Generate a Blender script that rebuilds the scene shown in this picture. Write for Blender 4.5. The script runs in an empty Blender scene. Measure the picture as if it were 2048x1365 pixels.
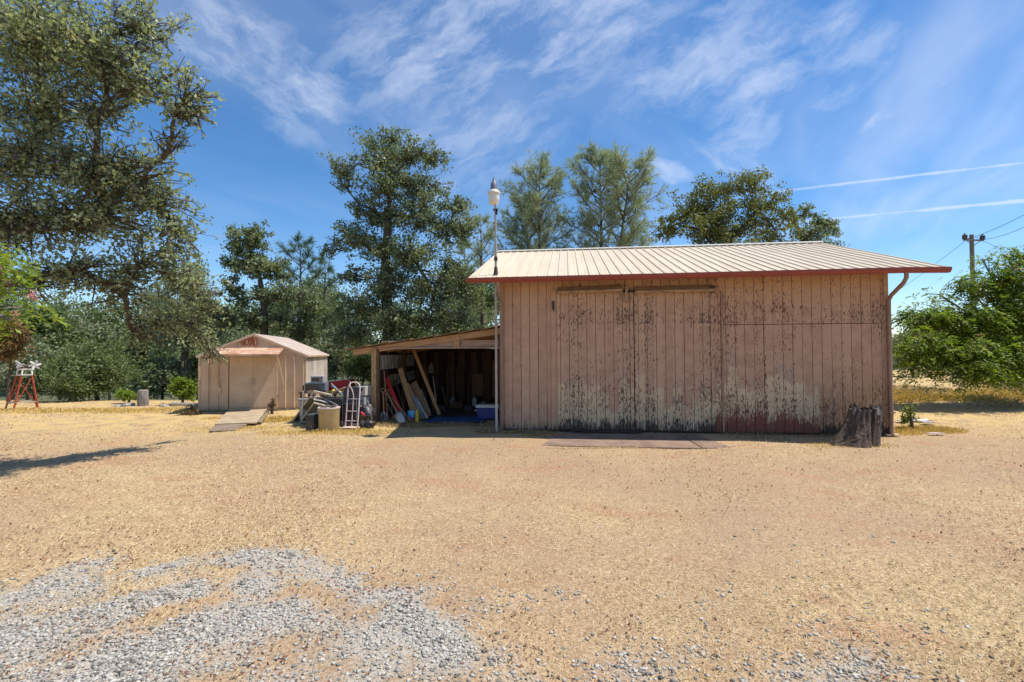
import bpy, math, random
import numpy as np
from mathutils import Vector, Matrix, Euler

# ------------------------------------------------------------------ camera, sky, sun, exposure
scn = bpy.context.scene
R_ = math.radians
F_PX, EYE = 967.1, 1.85
PITCH, ROLL = R_(1.33), R_(-0.3)
cam_d = bpy.data.cameras.new('camera'); cam = bpy.data.objects.new('camera', cam_d)
scn.collection.objects.link(cam); scn.camera = cam
cam_d.sensor_width = 36.0; cam_d.lens = 17.0; cam_d.clip_start = 0.05; cam_d.clip_end = 5000
CAM_R = Matrix.Rotation(math.pi/2 + PITCH, 3, 'X') @ Matrix.Rotation(ROLL, 3, 'Z')
cam.matrix_world = Matrix.Translation((0, 0, EYE)) @ CAM_R.to_4x4()

SUN_AZ, SUN_EL = R_(3.0), R_(63.0)           # azimuth from +X towards +Y
SUN = Vector((math.cos(SUN_EL)*math.cos(SUN_AZ), math.cos(SUN_EL)*math.sin(SUN_AZ), math.sin(SUN_EL)))
sl = bpy.data.lights.new('sun', 'SUN'); sl.energy = 4.6; sl.angle = R_(0.55); sl.color = (1.0, 0.94, 0.85)
so = bpy.data.objects.new('sun', sl); scn.collection.objects.link(so)
so.rotation_euler = (-SUN).to_track_quat('-Z', 'Y').to_euler(); so.location = (0, 0, 40)

scn.view_settings.view_transform = 'Standard'; scn.view_settings.look = 'None'
scn.view_settings.gamma = 1.0; scn.view_settings.use_curve_mapping = False
scn.view_settings.exposure = 0.42
scn.render.engine = 'CYCLES'; scn.cycles.max_bounces = 4; scn.cycles.diffuse_bounces = 3; scn.cycles.transmission_bounces = 2; scn.cycles.glossy_bounces = 2

def ray(px, py):
    return CAM_R @ Vector(((px-1024)/F_PX, -(py-682.5)/F_PX, -1))
def AT(px, py, Y):
    d = ray(px, py); return Vector((0, 0, EYE)) + d*(Y/d.y)
def G(px, py, z=0.0):
    d = ray(px, py); return Vector((0, 0, EYE)) + d*((z-EYE)/d.z)

# ------------------------------------------------------------------ node helpers
def nd(t, kind, ins=None, **props):
    n = t.nodes.new(kind)
    for k, v in props.items(): setattr(n, k, v)
    for k, v in (ins or {}).items():
        s = n.inputs[k]
        if isinstance(v, bpy.types.NodeSocket): t.links.new(v, s)
        else: s.default_value = v
    return n
def M(t, op, a, b=0.0, clamp=False):
    n = nd(t, 'ShaderNodeMath', {0: a, 1: b}, operation=op); n.use_clamp = clamp; return n.outputs[0]
def MIX(t, f, a, b, blend='MIX'):
    n = nd(t, 'ShaderNodeMix', None, data_type='RGBA', blend_type=blend)
    for i, v in ((0, f), (6, a), (7, b)):
        if isinstance(v, bpy.types.NodeSocket): t.links.new(v, n.inputs[i])
        else: n.inputs[i].default_value = (*v, 1) if i and len(v) == 3 else v
    return n.outputs[2]
def STEP(t, x, lo, hi):
    n = nd(t, 'ShaderNodeMapRange', {0: x, 1: lo, 2: hi, 3: 0.0, 4: 1.0}, interpolation_type='SMOOTHSTEP'); return n.outputs[0]
def NOISE(t, vec, scale=1.0, detail=3.0, rough=0.55, out=0):
    n = nd(t, 'ShaderNodeTexNoise', {'Vector': vec, 'Scale': scale, 'Detail': detail, 'Roughness': rough}); return n.outputs[out]
def VSCALE(t, vec, s):
    return nd(t, 'ShaderNodeVectorMath', {0: vec, 1: s}, operation='MULTIPLY').outputs[0]
def COMB(t, x, y, z):
    return nd(t, 'ShaderNodeCombineXYZ', {0: x, 1: y, 2: z}).outputs[0]
def SEP(t, v):
    return nd(t, 'ShaderNodeSeparateXYZ', {0: v}).outputs

# ------------------------------------------------------------------ world: daylight sky with cirrus
w = bpy.data.worlds.new('World'); scn.world = w; w.use_nodes = True
wt = w.node_tree; wt.nodes.clear()
sky = nd(wt, 'ShaderNodeTexSky', None, sky_type='NISHITA')
sky.sun_disc = False; sky.sun_elevation = SUN_EL; sky.sun_rotation = math.pi/2 - SUN_AZ
sky.altitude = 200; sky.air_density = 0.9; sky.dust_density = 0.15; sky.ozone_density = 2.6
hs = nd(wt, 'ShaderNodeHueSaturation', {'Hue': 0.50, 'Saturation': 1.26, 'Value': 1.0, 'Color': sky.outputs[0]})
tc = nd(wt, 'ShaderNodeTexCoord'); dv = tc.outputs['Generated']
dx, dy, dz = SEP(wt, dv)
zc = M(wt, 'ADD', M(wt, 'MAXIMUM', dz, 0.0), 0.10)
cx = M(wt, 'DIVIDE', dx, zc); cy = M(wt, 'DIVIDE', dy, zc)
# streaks on the cloud plane, drawn out along one wind direction
ca, sa = math.cos(R_(62)), math.sin(R_(62))
su = M(wt, 'ADD', M(wt, 'MULTIPLY', cx, ca), M(wt, 'MULTIPLY', cy, sa))
sv = M(wt, 'SUBTRACT', M(wt, 'MULTIPLY', cy, ca), M(wt, 'MULTIPLY', cx, sa))
warp = NOISE(wt, COMB(wt, su, sv, 3.1), 0.8, 3, 0.5)
sv2 = M(wt, 'ADD', sv, M(wt, 'MULTIPLY', warp, 0.9))
fib = NOISE(wt, COMB(wt, M(wt, 'MULTIPLY', su, 0.7), M(wt, 'MULTIPLY', sv2, 2.0), 0.4), 1.5, 4, 0.5)
cov = NOISE(wt, COMB(wt, M(wt, 'MULTIPLY', su, 0.6), sv, 7.7), 0.75, 3, 0.5)
cl = M(wt, 'MULTIPLY', STEP(wt, fib, 0.30, 0.80), STEP(wt, cov, 0.34, 0.66))
cl = M(wt, 'MULTIPLY', cl, 0.30)
# individual wisps and two contrails, each at its own heading in the sky
front = STEP(wt, dy, 0.02, 0.12)
ys = M(wt, 'MAXIMUM', dy, 0.05)
ga = M(wt, 'DIVIDE', dx, ys); gb = M(wt, 'DIVIDE', dz, ys)
gn = NOISE(wt, COMB(wt, M(wt, 'MULTIPLY', ga, 6.0), M(wt, 'MULTIPLY', gb, 9.0), 0.0), 2.0, 7, 0.65)
gw = NOISE(wt, COMB(wt, ga, gb, 5.0), 7.0, 4, 0.6)
def gno(px, py):
    d = ray(px, py); return d.x/d.y, d.z/d.y
gbw = M(wt, 'ADD', gb, M(wt, 'MULTIPLY', M(wt, 'SUBTRACT', gw, 0.5), 0.10))
def fibres(ang, z):
    c, s_ = math.cos(R_(ang)), math.sin(R_(ang))
    f1 = M(wt, 'ADD', M(wt, 'MULTIPLY', ga, c), M(wt, 'MULTIPLY', gbw, s_)); f2 = M(wt, 'SUBTRACT', M(wt, 'MULTIPLY', gbw, c), M(wt, 'MULTIPLY', ga, s_))
    return STEP(wt, NOISE(wt, COMB(wt, M(wt, 'MULTIPLY', f1, 5.0), M(wt, 'MULTIPLY', f2, 13.0), z), 1.0, 7, 0.64), 0.30, 0.72)
FIB = {1: fibres(28, 0.0), -1: fibres(-30, 4.0)}
def wisp(px, py, rx, ry, ang, amt):
    a0, b0 = gno(px, py); c, s = math.cos(R_(ang)), math.sin(R_(ang))
    da = M(wt, 'SUBTRACT', ga, a0); db = M(wt, 'SUBTRACT', gbw, b0)
    e1 = M(wt, 'DIVIDE', M(wt, 'ADD', M(wt, 'MULTIPLY', da, c), M(wt, 'MULTIPLY', db, s)), rx/F_PX)
    e2 = M(wt, 'DIVIDE', M(wt, 'SUBTRACT', M(wt, 'MULTIPLY', db, c), M(wt, 'MULTIPLY', da, s)), ry/F_PX)
    d2 = M(wt, 'ADD', M(wt, 'MULTIPLY', e1, e1), M(wt, 'MULTIPLY', e2, e2))
    k = M(wt, 'MULTIPLY', M(wt, 'SUBTRACT', 1.0, STEP(wt, d2, 0.0, 1.25)), FIB[1 if ang > 0 else -1])
    return M(wt, 'MULTIPLY', k, amt)
acc = None
for wsp in ((1340, 345, 60, 34, -20, .62), (1455, 320, 120, 34, -18, .55), (1490, 270, 110, 60, 40, .5), (1540, 170, 170, 70, 30, .55),
            (1640, 70, 150, 60, 35, .45), (1765, 225, 80, 34, 42, .6), (1850, 268, 52, 20, 26, .62), (1890, 155, 60, 30, 20, .38),
            (590, 175, 160, 120, -40, .6), (470, 95, 250, 120, -30, .55), (1010, 70, 460, 190, 12, .6), (960, 260, 280, 150, 30, .42), (1420, 110, 260, 120, 24, .5), (1720, 130, 160, 70, 36, .4), (700, 230, 200, 120, -25, .28),
            (1960, 365, 60, 13, 20, .42), (1290, 210, 140, 50, 25, .3), (760, 60, 200, 70, 10, .36), (1880, 442, 46, 4, 5, .35), (1640, 205, 70, 24, 24, .38)):
    k = wisp(*wsp); acc = k if acc is None else M(wt, 'MAXIMUM', acc, k)
def trail(p, q, half, amt, x0, x1):
    (a0, b0), (a1, b1) = gno(*p), gno(*q); m = (b1-b0)/(a1-a0)
    dist = M(wt, 'ABSOLUTE', M(wt, 'SUBTRACT', M(wt, 'SUBTRACT', gb, b0), M(wt, 'MULTIPLY', M(wt, 'SUBTRACT', ga, a0), m)))
    dist = M(wt, 'ADD', dist, M(wt, 'MULTIPLY', M(wt, 'SUBTRACT', gn, 0.5), half/F_PX*2.2))
    k = M(wt, 'SUBTRACT', 1.0, STEP(wt, dist, 0.0, half/F_PX))
    k = M(wt, 'MULTIPLY', k, STEP(wt, ga, (x0-1024)/F_PX, (x1-1024)/F_PX))
    return M(wt, 'MULTIPLY', k, amt)
acc = M(wt, 'MAXIMUM', acc, trail((1560, 383), (2048, 326), 5, .62, 1250, 1800))
acc = M(wt, 'MAXIMUM', acc, trail((1660, 438), (2048, 402), 5.5, .62, 1450, 1760))
acc = M(wt, 'MULTIPLY', M(wt, 'MULTIPLY', acc, front), .84)
cl = M(wt, 'MAXIMUM', cl, acc)
cl = M(wt, 'MULTIPLY', cl, STEP(wt, dz, 0.0, 0.22), True)
skyc = MIX(wt, cl, hs.outputs[0], (5.4, 5.8, 6.6))
bg = nd(wt, 'ShaderNodeBackground', {0: skyc, 1: 0.128})
wo = nd(wt, 'ShaderNodeOutputWorld', {0: bg.outputs[0]})

# ------------------------------------------------------------------ materials
MATS = {}
def newmat(name):
    m = bpy.data.materials.new(name); m.use_nodes = True; t = m.node_tree
    t.nodes.clear(); b = nd(t, 'ShaderNodeBsdfPrincipled'); o = nd(t, 'ShaderNodeOutputMaterial', {0: b.outputs[0]})
    MATS[name] = m; return m, t, b
def setin(t, node, key, v):
    if isinstance(v, bpy.types.NodeSocket): t.links.new(v, node.inputs[key])
    else: node.inputs[key].default_value = (*v, 1) if hasattr(v, '__len__') and len(v) == 3 else v
def basic(name, col, rough=0.7, col2=None, scale=6.0, stretch=(1, 1, 1), bump=0.15, metal=0.0, spec=0.3, amt=1.0):
    """plain surface with grain, blotches and wear of its own colour"""
    m, t, b = newmat(name)
    c = nd(t, 'ShaderNodeTexCoord').outputs['Object']
    rnd = nd(t, 'ShaderNodeObjectInfo').outputs['Random']
    v = nd(t, 'ShaderNodeVectorMath', {0: c, 1: COMB(t, M(t, 'MULTIPLY', rnd, 37.0), M(t, 'MULTIPLY', rnd, 11.0), M(t, 'MULTIPLY', rnd, 23.0))}, operation='ADD').outputs[0]
    v = VSCALE(t, v, stretch)
    n1 = NOISE(t, v, scale, 5, 0.6); n2 = NOISE(t, v, scale*6, 4, 0.6)
    col2 = col2 or tuple(x*0.6 for x in col)
    f = M(t, 'MULTIPLY', STEP(t, M(t, 'ADD', M(t, 'MULTIPLY', n1, 0.7), M(t, 'MULTIPLY', n2, 0.3)), 0.38, 0.66), amt)
    cc = MIX(t, f, col, col2)
    setin(t, b, 'Base Color', cc); b.inputs['Roughness'].default_value = rough
    b.inputs['Metallic'].default_value = metal; b.inputs['Specular IOR Level'].default_value = spec
    if bump:
        bp = nd(t, 'ShaderNodeBump', {'Strength': bump, 'Distance': 0.01, 'Height': n2}); setin(t, b, 'Normal', bp.outputs[0])
    return m
def leafmat(name, cols, trans=0.3, rough=0.55, spec=0.35):
    """leaf by leaf colour from a random value per leaf"""
    m, t, b = newmat(name)
    rp = nd(t, 'ShaderNodeNewGeometry').outputs['Random Per Island']
    cr = nd(t, 'ShaderNodeValToRGB', {0: rp}); e = cr.color_ramp.elements
    cr.color_ramp.interpolation = 'LINEAR'
    while len(e) < len(cols): e.new(0.5)
    for i, c in enumerate(cols): e[i].position = c[0]; e[i].color = (*c[1], 1)
    pos = nd(t, 'ShaderNodeNewGeometry').outputs['Position']
    big = NOISE(t, pos, 0.9, 3, 0.6)
    col = MIX(t, M(t, 'MULTIPLY', STEP(t, big, 0.35, 0.65), 0.5), cr.outputs[0], cols[len(cols)//2][1])
    setin(t, b, 'Base Color', col); b.inputs['Roughness'].default_value = rough; b.inputs['Specular IOR Level'].default_value = spec
    if trans < .2: return m
    tr = nd(t, 'ShaderNodeBsdfTranslucent', {0: MIX(t, 1.0, col, (1.05, 1.15, 0.62), 'MULTIPLY')})
    mx = nd(t, 'ShaderNodeMixShader', {0: trans, 1: b.outputs[0], 2: tr.outputs[0]})
    t.links.new(mx.outputs[0], t.nodes['Material Output'].inputs[0])
    return m
leafmat('oak_leaf', [(0, (.12, .155, .075)), (.3, (.26, .30, .165)), (.75, (.38, .415, .25)), (.97, (.45, .47, .31)), (1, (.42, .30, .15))], .48, .45, .4)
leafmat('oak_leaf_dark', [(0, (.07, .105, .05)), (.5, (.165, .205, .105)), (.85, (.26, .30, .165)), (1, (.32, .32, .18))], .43, .45, .4)
leafmat('oak_leaf_yellow', [(0, (.08, .10, .025)), (.5, (.16, .185, .055)), (.85, (.23, .245, .085)), (1, (.27, .22, .08))], .38)
leafmat('bush_leaf', [(0, (.06, .10, .03)), (.5, (.13, .185, .065)), (.85, (.20, .25, .105)), (1, (.26, .27, .12))], .38)
leafmat('bush_grey', [(0, (.11, .145, .08)), (.5, (.19, .23, .13)), (.85, (.27, .30, .175)), (1, (.33, .29, .18))], .34)
leafmat('bush_bright', [(0, (.11, .18, .018)), (.5, (.20, .29, .035)), (1, (.32, .38, .07))], .42)
leafmat('bush_red', [(0, (.08, .08, .03)), (.5, (.17, .095, .04)), (1, (.28, .16, .07))], .3)
leafmat('mimosa_leaf', [(0, (.07, .13, .012)), (.4, (.15, .225, .022)), (.8, (.24, .32, .04)), (.97, (.36, .38, .07)), (1, (.42, .30, .09))], .45)
leafmat('pine_needle', [(0, (.16, .21, .14)), (.5, (.31, .365, .25)), (.9, (.42, .46, .32)), (1, (.36, .31, .21))], .4)
leafmat('pine_needle_green', [(0, (.05, .095, .045)), (.5, (.11, .165, .08)), (1, (.18, .225, .11))], .32)
leafmat('straw', [(0, (.34, .23, .115)), (.2, (.48, .35, .17)), (.55, (.60, .455, .235)), (.9, (.70, .565, .335)), (1, (.38, .22, .12))], .15, .6, .3)
leafmat('straw_gold', [(0, (.38, .24, .06)), (.5, (.58, .40, .11)), (1, (.68, .52, .21))], .2, .6, .3)
leafmat('straw_brown', [(0, (.22, .15, .08)), (.5, (.36, .25, .12)), (1, (.52, .39, .2))], .2, .6, .3)
leafmat('litter', [(0, (.08, .04, .025)), (.5, (.17, .08, .05)), (.9, (.28, .13, .08)), (1, (.36, .19, .10))], .05, .7, .2)
leafmat('flower', [(0, (.55, .16, .2)), (1, (.75, .35, .36))], .3)
leafmat('gravel', [(0, (.05, .05, .045)), (.12, (.13, .12, .105)), (.3, (.26, .245, .215)), (.6, (.39, .365, .32)), (.93, (.53, .50, .44)), (1, (.44, .31, .21))], 0.0, .85, .25)
basic('bark', (.12, .095, .075), .9, (.05, .04, .032), 5, (3, 3, .8), .6)
basic('bark_pine', (.16, .115, .09), .9, (.07, .055, .045), 5, (3, 3, .8), .5)
basic('bark_pale', (.25, .21, .17), .9, (.12, .1, .08), 5, (3, 3, .8), .5)
basic('roof_metal', (.64, .54, .40), .55, (.53, .43, .30), 2.0, (3, .35, 1), .04, 0.0, .5, .7)
t = MATS['roof_metal'].node_tree; b = t.nodes['Principled BSDF']; src = b.inputs['Base Color'].links[0].from_socket
rn = nd(t, 'ShaderNodeObjectInfo').outputs['Random']
vv = VSCALE(t, nd(t, 'ShaderNodeTexCoord').outputs['Object'], (14, .7, 1)); st1 = STEP(t, NOISE(t, vv, 1.0, 4, .65), .55, .75)
cc = MIX(t, M(t, 'MULTIPLY', rn, .16), src, (.44, .36, .26)); setin(t, b, 'Base Color', MIX(t, M(t, 'MULTIPLY', st1, .22), cc, (.40, .30, .2)))
basic('ridge_metal', (.74, .70, .62), .4, (.62, .57, .48), 2, bump=.05, spec=.5, amt=.5)
basic('gutter_red', (.30, .055, .035), .5, (.20, .045, .03), 3, (1, 1, 1), .1, 0, .4, .6)
basic('dark_trim', (.06, .045, .04), .8)
basic('downspout', (.34, .21, .155), .55, (.24, .14, .10), 4, (1, 1, .4), .1, 0, .4)
basic('trim_wood', (.40, .25, .17), .75, (.25, .14, .09), 4, (4, 4, .6), .3)
basic('hood_wood', (.46, .28, .15), .75, (.22, .12, .07), 5, (1, 6, 6), .3)
basic('soffit', (.40, .25, .14), .85, (.28, .17, .09), 3, (1, 4, 1), .2)
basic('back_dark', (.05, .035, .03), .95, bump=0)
basic('seam_light', (.58, .39, .26), .8, (.42, .27, .18), 5, bump=.1)
basic('groove', (.13, .08, .065), .9, bump=0)
basic('steel', (.46, .45, .43), .45, (.33, .29, .25), 8, (1, 1, .3), .08, .7, .5)
basic('pole_steel', (.42, .40, .38), .55, (.36, .24, .17), 4, (1, 1, .5), .1, .3, .4)
basic('lamp_cap', (.17, .18, .22), .5, (.12, .12, .15), 6, bump=.05)
basic('lamp_white', (.72, .70, .64), .35, (.60, .56, .46), 9, bump=.03, spec=.5)
basic('beam_wood', (.52, .30, .15), .8, (.36, .19, .09), 4, (.7, 6, 6), .3)
basic('beam_pink', (.48, .32, .235), .8, (.33, .2, .13), 4, (.7, 6, 6), .3)
basic('post_wood', (.52, .34, .16), .8, (.20, .11, .06), 6, (5, 5, 1.2), .4)
basic('roof_board', (.30, .20, .09), .85, (.16, .11, .06), 4, (1, 5, 1), .4)
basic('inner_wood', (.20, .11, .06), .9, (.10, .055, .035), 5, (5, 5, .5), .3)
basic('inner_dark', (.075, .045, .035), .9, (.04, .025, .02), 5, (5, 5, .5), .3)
basic('ply_wood', (.34, .19, .10), .8, (.24, .13, .065), 3, (5, 5, .6), .2)
basic('board_wood', (.42, .24, .11), .8, (.28, .15, .07), 4, (6, 6, .7), .2)
basic('shed_roof', (.55, .48, .42), .55, (.40, .26, .18), 2.2, (1, .5, 1), .1, 0, .4, .8)
basic('rust_metal', (.56, .40, .28), .65, (.34, .13, .06), 3.2, (1, 1, 1), .15, 0, .3, .9)
basic('rust_stain', (.28, .10, .05), .8, (.40, .22, .14), 9, (1, 1, .4), .1)
basic('tan_trim', (.60, .45, .30), .6, (.50, .34, .21), 3, bump=.06)
basic('vent_grey', (.24, .20, .17), .7)
basic('ramp_ply', (.46, .36, .235), .85, (.30, .22, .14), 3, (1, 2.5, 1), .4)
basic('ramp_old', (.27, .20, .15), .9, (.16, .125, .08), 3, (1, 2, 1), .4)
basic('skid_wood', (.30, .25, .16), .9, (.13, .10, .07), 5, (1, 4, 4), .5)
basic('concrete', (.29, .20, .15), .9, (.18, .125, .095), 2.2, bump=.4)
MATS['concrete'].node_tree.nodes['Principled BSDF'].inputs['Specular IOR Level'].default_value = .1
basic('stump_wood', (.145, .10, .072), .9, (.036, .027, .022), 5, (4, 4, .7), .8)
basic('stump_grey', (.30, .27, .25), .9, (.10, .08, .075), 6, (4, 4, .7), .7)
basic('red_paint', (.42, .075, .035), .6, (.28, .05, .03), 7, bump=.1)
basic('red_bright', (.55, .03, .03), .45, (.40, .02, .025), 4, bump=.05)
basic('white_paint', (.72, .71, .68), .5, (.55, .53, .49), 8, bump=.08)
basic('brown_bird', (.22, .14, .09), .7)
basic('black_plastic', (.022, .022, .025), .45, (.04, .04, .042), 8, bump=.08, spec=.5)
basic('dark_grey', (.075, .075, .08), .6, (.045, .045, .05), 8, bump=.1)
basic('grey_plastic', (.36, .37, .38), .5, (.27, .27, .28), 6, bump=.05)
basic('blue_grey', (.20, .22, .26), .5, (.14, .15, .18), 6, bump=.05)
basic('beige_plastic', (.50, .48, .44), .55, (.40, .38, .34), 6, bump=.05)
basic('glass_dark', (.03, .035, .04), .15, (.05, .055, .055), 5, bump=0, spec=.6)
basic('screen_mesh', (.12, .12, .10), .7, (.09, .09, .075), 20, bump=.1)
basic('aluminium', (.45, .44, .40), .5, (.33, .31, .27), 6, bump=.05, metal=.4)
basic('tan_drum', (.50, .38, .19), .6, (.40, .29, .14), 2.5, (1, 1, .5), .08)
basic('pink_steel', (.62, .50, .49), .5, (.50, .38, .36), 8, bump=.08)
basic('cream_wood', (.56, .50, .38), .8, (.40, .32, .22), 6, bump=.2)
basic('yellow', (.62, .46, .05), .6, (.52, .36, .05), 6, bump=.05)
basic('cooler_blue', (.02, .03, .22), .45, (.015, .02, .16), 5, bump=.03, spec=.5)
basic('tarp_blue', (.035, .09, .22), .6, (.03, .065, .16), 5, bump=.4)
basic('bag_blue', (.05, .28, .55), .45, (.12, .42, .62), 9, bump=.3)
basic('purple', (.25, .03, .16), .5, (.16, .03, .10), 9)
basic('slat_white', (.88, .85, .78), .7, (.44, .41, .36), 8, bump=.1)
basic('slat_yellow', (.56, .45, .20), .7, (.45, .35, .15), 8, bump=.1)
basic('pole_wood', (.22, .185, .16), .9, (.12, .10, .09), 4, (5, 5, .4), .4)
basic('wire', (.03, .03, .03), .6, bump=0)
basic('rubber', (.02, .02, .02), .85, (.06, .055, .05), 12, bump=.2)
basic('rock', (.36, .33, .29), .9, (.20, .18, .16), 4, bump=.6)
basic('mixed_dark', (.06, .05, .045), .8, (.16, .12, .09), 12, bump=.3)
basic('handle_wood', (.36, .21, .10), .65, (.26, .14, .07), 8, (5, 5, .5), .1)
basic('far_leaf', (.06, .085, .045), .9, (.035, .055, .03), .4, bump=0)

# ------------------------------------------------------------------ mesh building
COL = scn.collection
def np_mesh(name, verts, faces, mat, smooth=False):
    me = bpy.data.meshes.new(name); v = np.ascontiguousarray(verts, dtype=np.float32); f = np.ascontiguousarray(faces, dtype=np.int32)
    k = f.shape[1]; n = len(f)
    me.vertices.add(len(v)); me.vertices.foreach_set('co', v.ravel())
    me.loops.add(n*k); me.loops.foreach_set('vertex_index', f.ravel())
    me.polygons.add(n); me.polygons.foreach_set('loop_start', np.arange(0, n*k, k, dtype=np.int32))
    if smooth: me.polygons.foreach_set('use_smooth', np.ones(n, dtype=bool))
    me.update(calc_edges=True); me.validate()
    if mat: me.materials.append(MATS[mat])
    return me
def link(name, me, parent=None, loc=None):
    o = bpy.data.objects.new(name, me); COL.objects.link(o)
    if parent: o.parent = parent
    if loc is not None: o.location = loc
    return o
def tag(o, label=None, cat=None, group=None, kind=None):
    for k, v in (('label', label), ('category', cat), ('group', group), ('kind', kind)):
        if v: o[k] = v
    return o
def thing(name, label, cat, loc=(0, 0, 0), rz=0.0, group=None, rot=None):
    o = bpy.data.objects.new(name, None); COL.objects.link(o); o.empty_display_size = .2
    o.location = loc; o.rotation_euler = rot or (0, 0, rz); return tag(o, label, cat, group)

class MB:
    def __init__(s): s.v = []; s.f = []
    def add(s, vs, fs):
        b = len(s.v); s.v += [tuple(x) for x in vs]; s.f += [tuple(b+i for i in q) for q in fs]; return s
    def box(s, c, d, rot=None):
        x, y, z = (k/2 for k in d); vs = [Vector((i*x, j*y, k*z)) for i in (-1, 1) for j in (-1, 1) for k in (-1, 1)]
        if rot is not None:
            m = Euler(rot).to_matrix(); vs = [m @ q for q in vs]
        return s.add([q + Vector(c) for q in vs], [(0, 1, 3, 2), (4, 6, 7, 5), (0, 4, 5, 1), (2, 3, 7, 6), (0, 2, 6, 4), (1, 5, 7, 3)])
    def span(s, lo, hi):
        return s.box([(a+b)/2 for a, b in zip(lo, hi)], [b-a for a, b in zip(lo, hi)])
    def bar(s, a, b, w, h, up=(0, 0, 1)):
        a, b = Vector(a), Vector(b); d = (b-a).normalized(); x = d.cross(Vector(up))
        if x.length < 1e-4: x = Vector((1, 0, 0))
        x.normalize(); y = x.cross(d); vs = []
        for p in (a, b):
            for i, j in ((-1, -1), (1, -1), (1, 1), (-1, 1)): vs.append(p + x*(i*w/2) + y*(j*h/2))
        return s.add(vs, [(3, 2, 1, 0), (4, 5, 6, 7), (0, 1, 5, 4), (1, 2, 6, 5), (2, 3, 7, 6), (3, 0, 4, 7)])
    def tube(s, pts, rad, n=8, caps=True):
        pts = [Vector(p) for p in pts]; m = len(pts)
        rad = rad if hasattr(rad, '__len__') else [rad]*m
        b = len(s.v); prev = None
        for i, p in enumerate(pts):
            d = (pts[min(i+1, m-1)] - pts[max(i-1, 0)]).normalized()
            if prev is None:
                prev = d.cross(Vector((0.31, 0.87, 0.38)))
                if prev.length < 1e-3: prev = d.cross(Vector((1, 0, 0)))
            x = (prev - d*prev.dot(d)).normalized(); prev = x; y = d.cross(x)
            for k in range(n):
                a = 2*math.pi*k/n; s.v.append(tuple(p + (x*math.cos(a) + y*math.sin(a))*rad[i]))
        for i in range(m-1):
            for k in range(n):
                k2 = (k+1) % n; s.f.append((b+i*n+k, b+i*n+k2, b+(i+1)*n+k2, b+(i+1)*n+k))
        if caps:
            s.f.append(tuple(b+k for k in reversed(range(n)))); s.f.append(tuple(b+(m-1)*n+k for k in range(n)))
        return s
    def lathe(s, prof, n=16, c=(0, 0, 0)):
        return s.tube([(c[0], c[1], c[2]+z + 1e-5*i) for i, (r, z) in enumerate(prof)], [max(r, 1e-4) for r, z in prof], n)
    def prism(s, poly, a, b, axis=1):
        """polygon in the two other axes, extruded along axis from a to b"""
        vs = []
        for t in (a, b):
            for p in poly:
                q = list(p); q.insert(axis, t); vs.append(q)
        n = len(poly); fs = [tuple(range(n)), tuple(reversed(range(n, 2*n)))]
        fs += [(i, i+n, (i+1) % n+n, (i+1) % n) for i in range(n)]
        return s.add(vs, fs)
    def mesh(s, name, mat, smooth=False):
        me = bpy.data.meshes.new(name); me.from_pydata(s.v, [], s.f); me.update()
        import bmesh
        bm = bmesh.new(); bm.from_mesh(me); bmesh.ops.recalc_face_normals(bm, faces=bm.faces); bm.to_mesh(me); bm.free()
        if smooth:
            me.polygons.foreach_set('use_smooth', [True]*len(me.polygons))
            me.set_sharp_from_angle(angle=R_(45))
        me.materials.append(MATS[mat]); return me
    def build(s, name, mat, parent=None, smooth=False, bevel=0.0):
        o = link(name, s.mesh(name, mat, smooth), parent)
        if bevel:
            bv = o.modifiers.new('bevel', 'BEVEL'); bv.width = bevel; bv.segments = 2; bv.limit_method = 'ANGLE'
        return o

# ------------------------------------------------------------------ ground
def sst(x, a, b):
    t = np.clip((x-a)/(b-a), 0, 1); return t*t*(3-2*t)
def ground_z(x, y):
    x = np.asarray(x, float); y = np.asarray(y, float)
    left = sst(-x, -4, 4)
    z = -left*sst(y, 18.2, 46)*4.2 - (1-left)*sst(y, 40, 90)*2.0
    z = z + sst(y, 130, 420)*15*(.75+.25*np.sin(x*.011+1)) + sst(np.abs(x), 150, 400)*8
    z = z + .025*np.sin(x*1.3+.5*y)*np.sin(y*.9+1.7) + .018*np.sin(x*2.7-1.1*y) - .012*sst(y, 2, 8)
    near_barn = np.exp(-((y-11.0)/1.6)**2)*sst(x, -2, 0)
    return z*(1-.8*near_barn)
def gz(x, y): return float(ground_z(x, y))

# where gravel lies: bands and patches in metres on the ground
def gpts(l): return [np.array(G(*p))[:2] for p in l]
BANDS = [(gpts([(905, 1330), (870, 1280), (800, 1215), (690, 1160), (580, 1128), (440, 1122), (300, 1140)]), .24, .8),
         (gpts([(-60, 1215), (60, 1180), (170, 1135)]), .34, .7),
         (gpts([(-80, 1300), (150, 1262), (330, 1200), (480, 1185)]), .33, 1.0),
         (gpts([(150, 1400), (280, 1320), (400, 1260), (540, 1230)]), .33, .9),
         (gpts([(430, 1390), (620, 1330), (760, 1300)]), .30, .55),
         (gpts([(940, 1210), (1120, 1190)]), .25, .35), (gpts([(930, 1345), (1300, 1320), (1750, 1345)]), .42, .40),
         (gpts([(1480, 1230), (1900, 1260), (2100, 1300)]), .5, .22), (gpts([(1500, 1080), (2100, 1080)]), .7, .12)]
rs = np.random.RandomState(5)
_ph = rs.rand(24, 4)
def fbm(x, y, f):
    s = 0
    for i in range(8):
        a = _ph[i, 0]*6.28; k = f*(1+.7*i*.5)
        s = s + np.sin((x*math.cos(a)+y*math.sin(a))*k + _ph[i, 1]*6.28 + 1.5*np.sin((x*math.sin(a)-y*math.cos(a))*k*.6 + _ph[i, 2]*6.28))/(1+.35*i)
    return s/4.0
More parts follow.
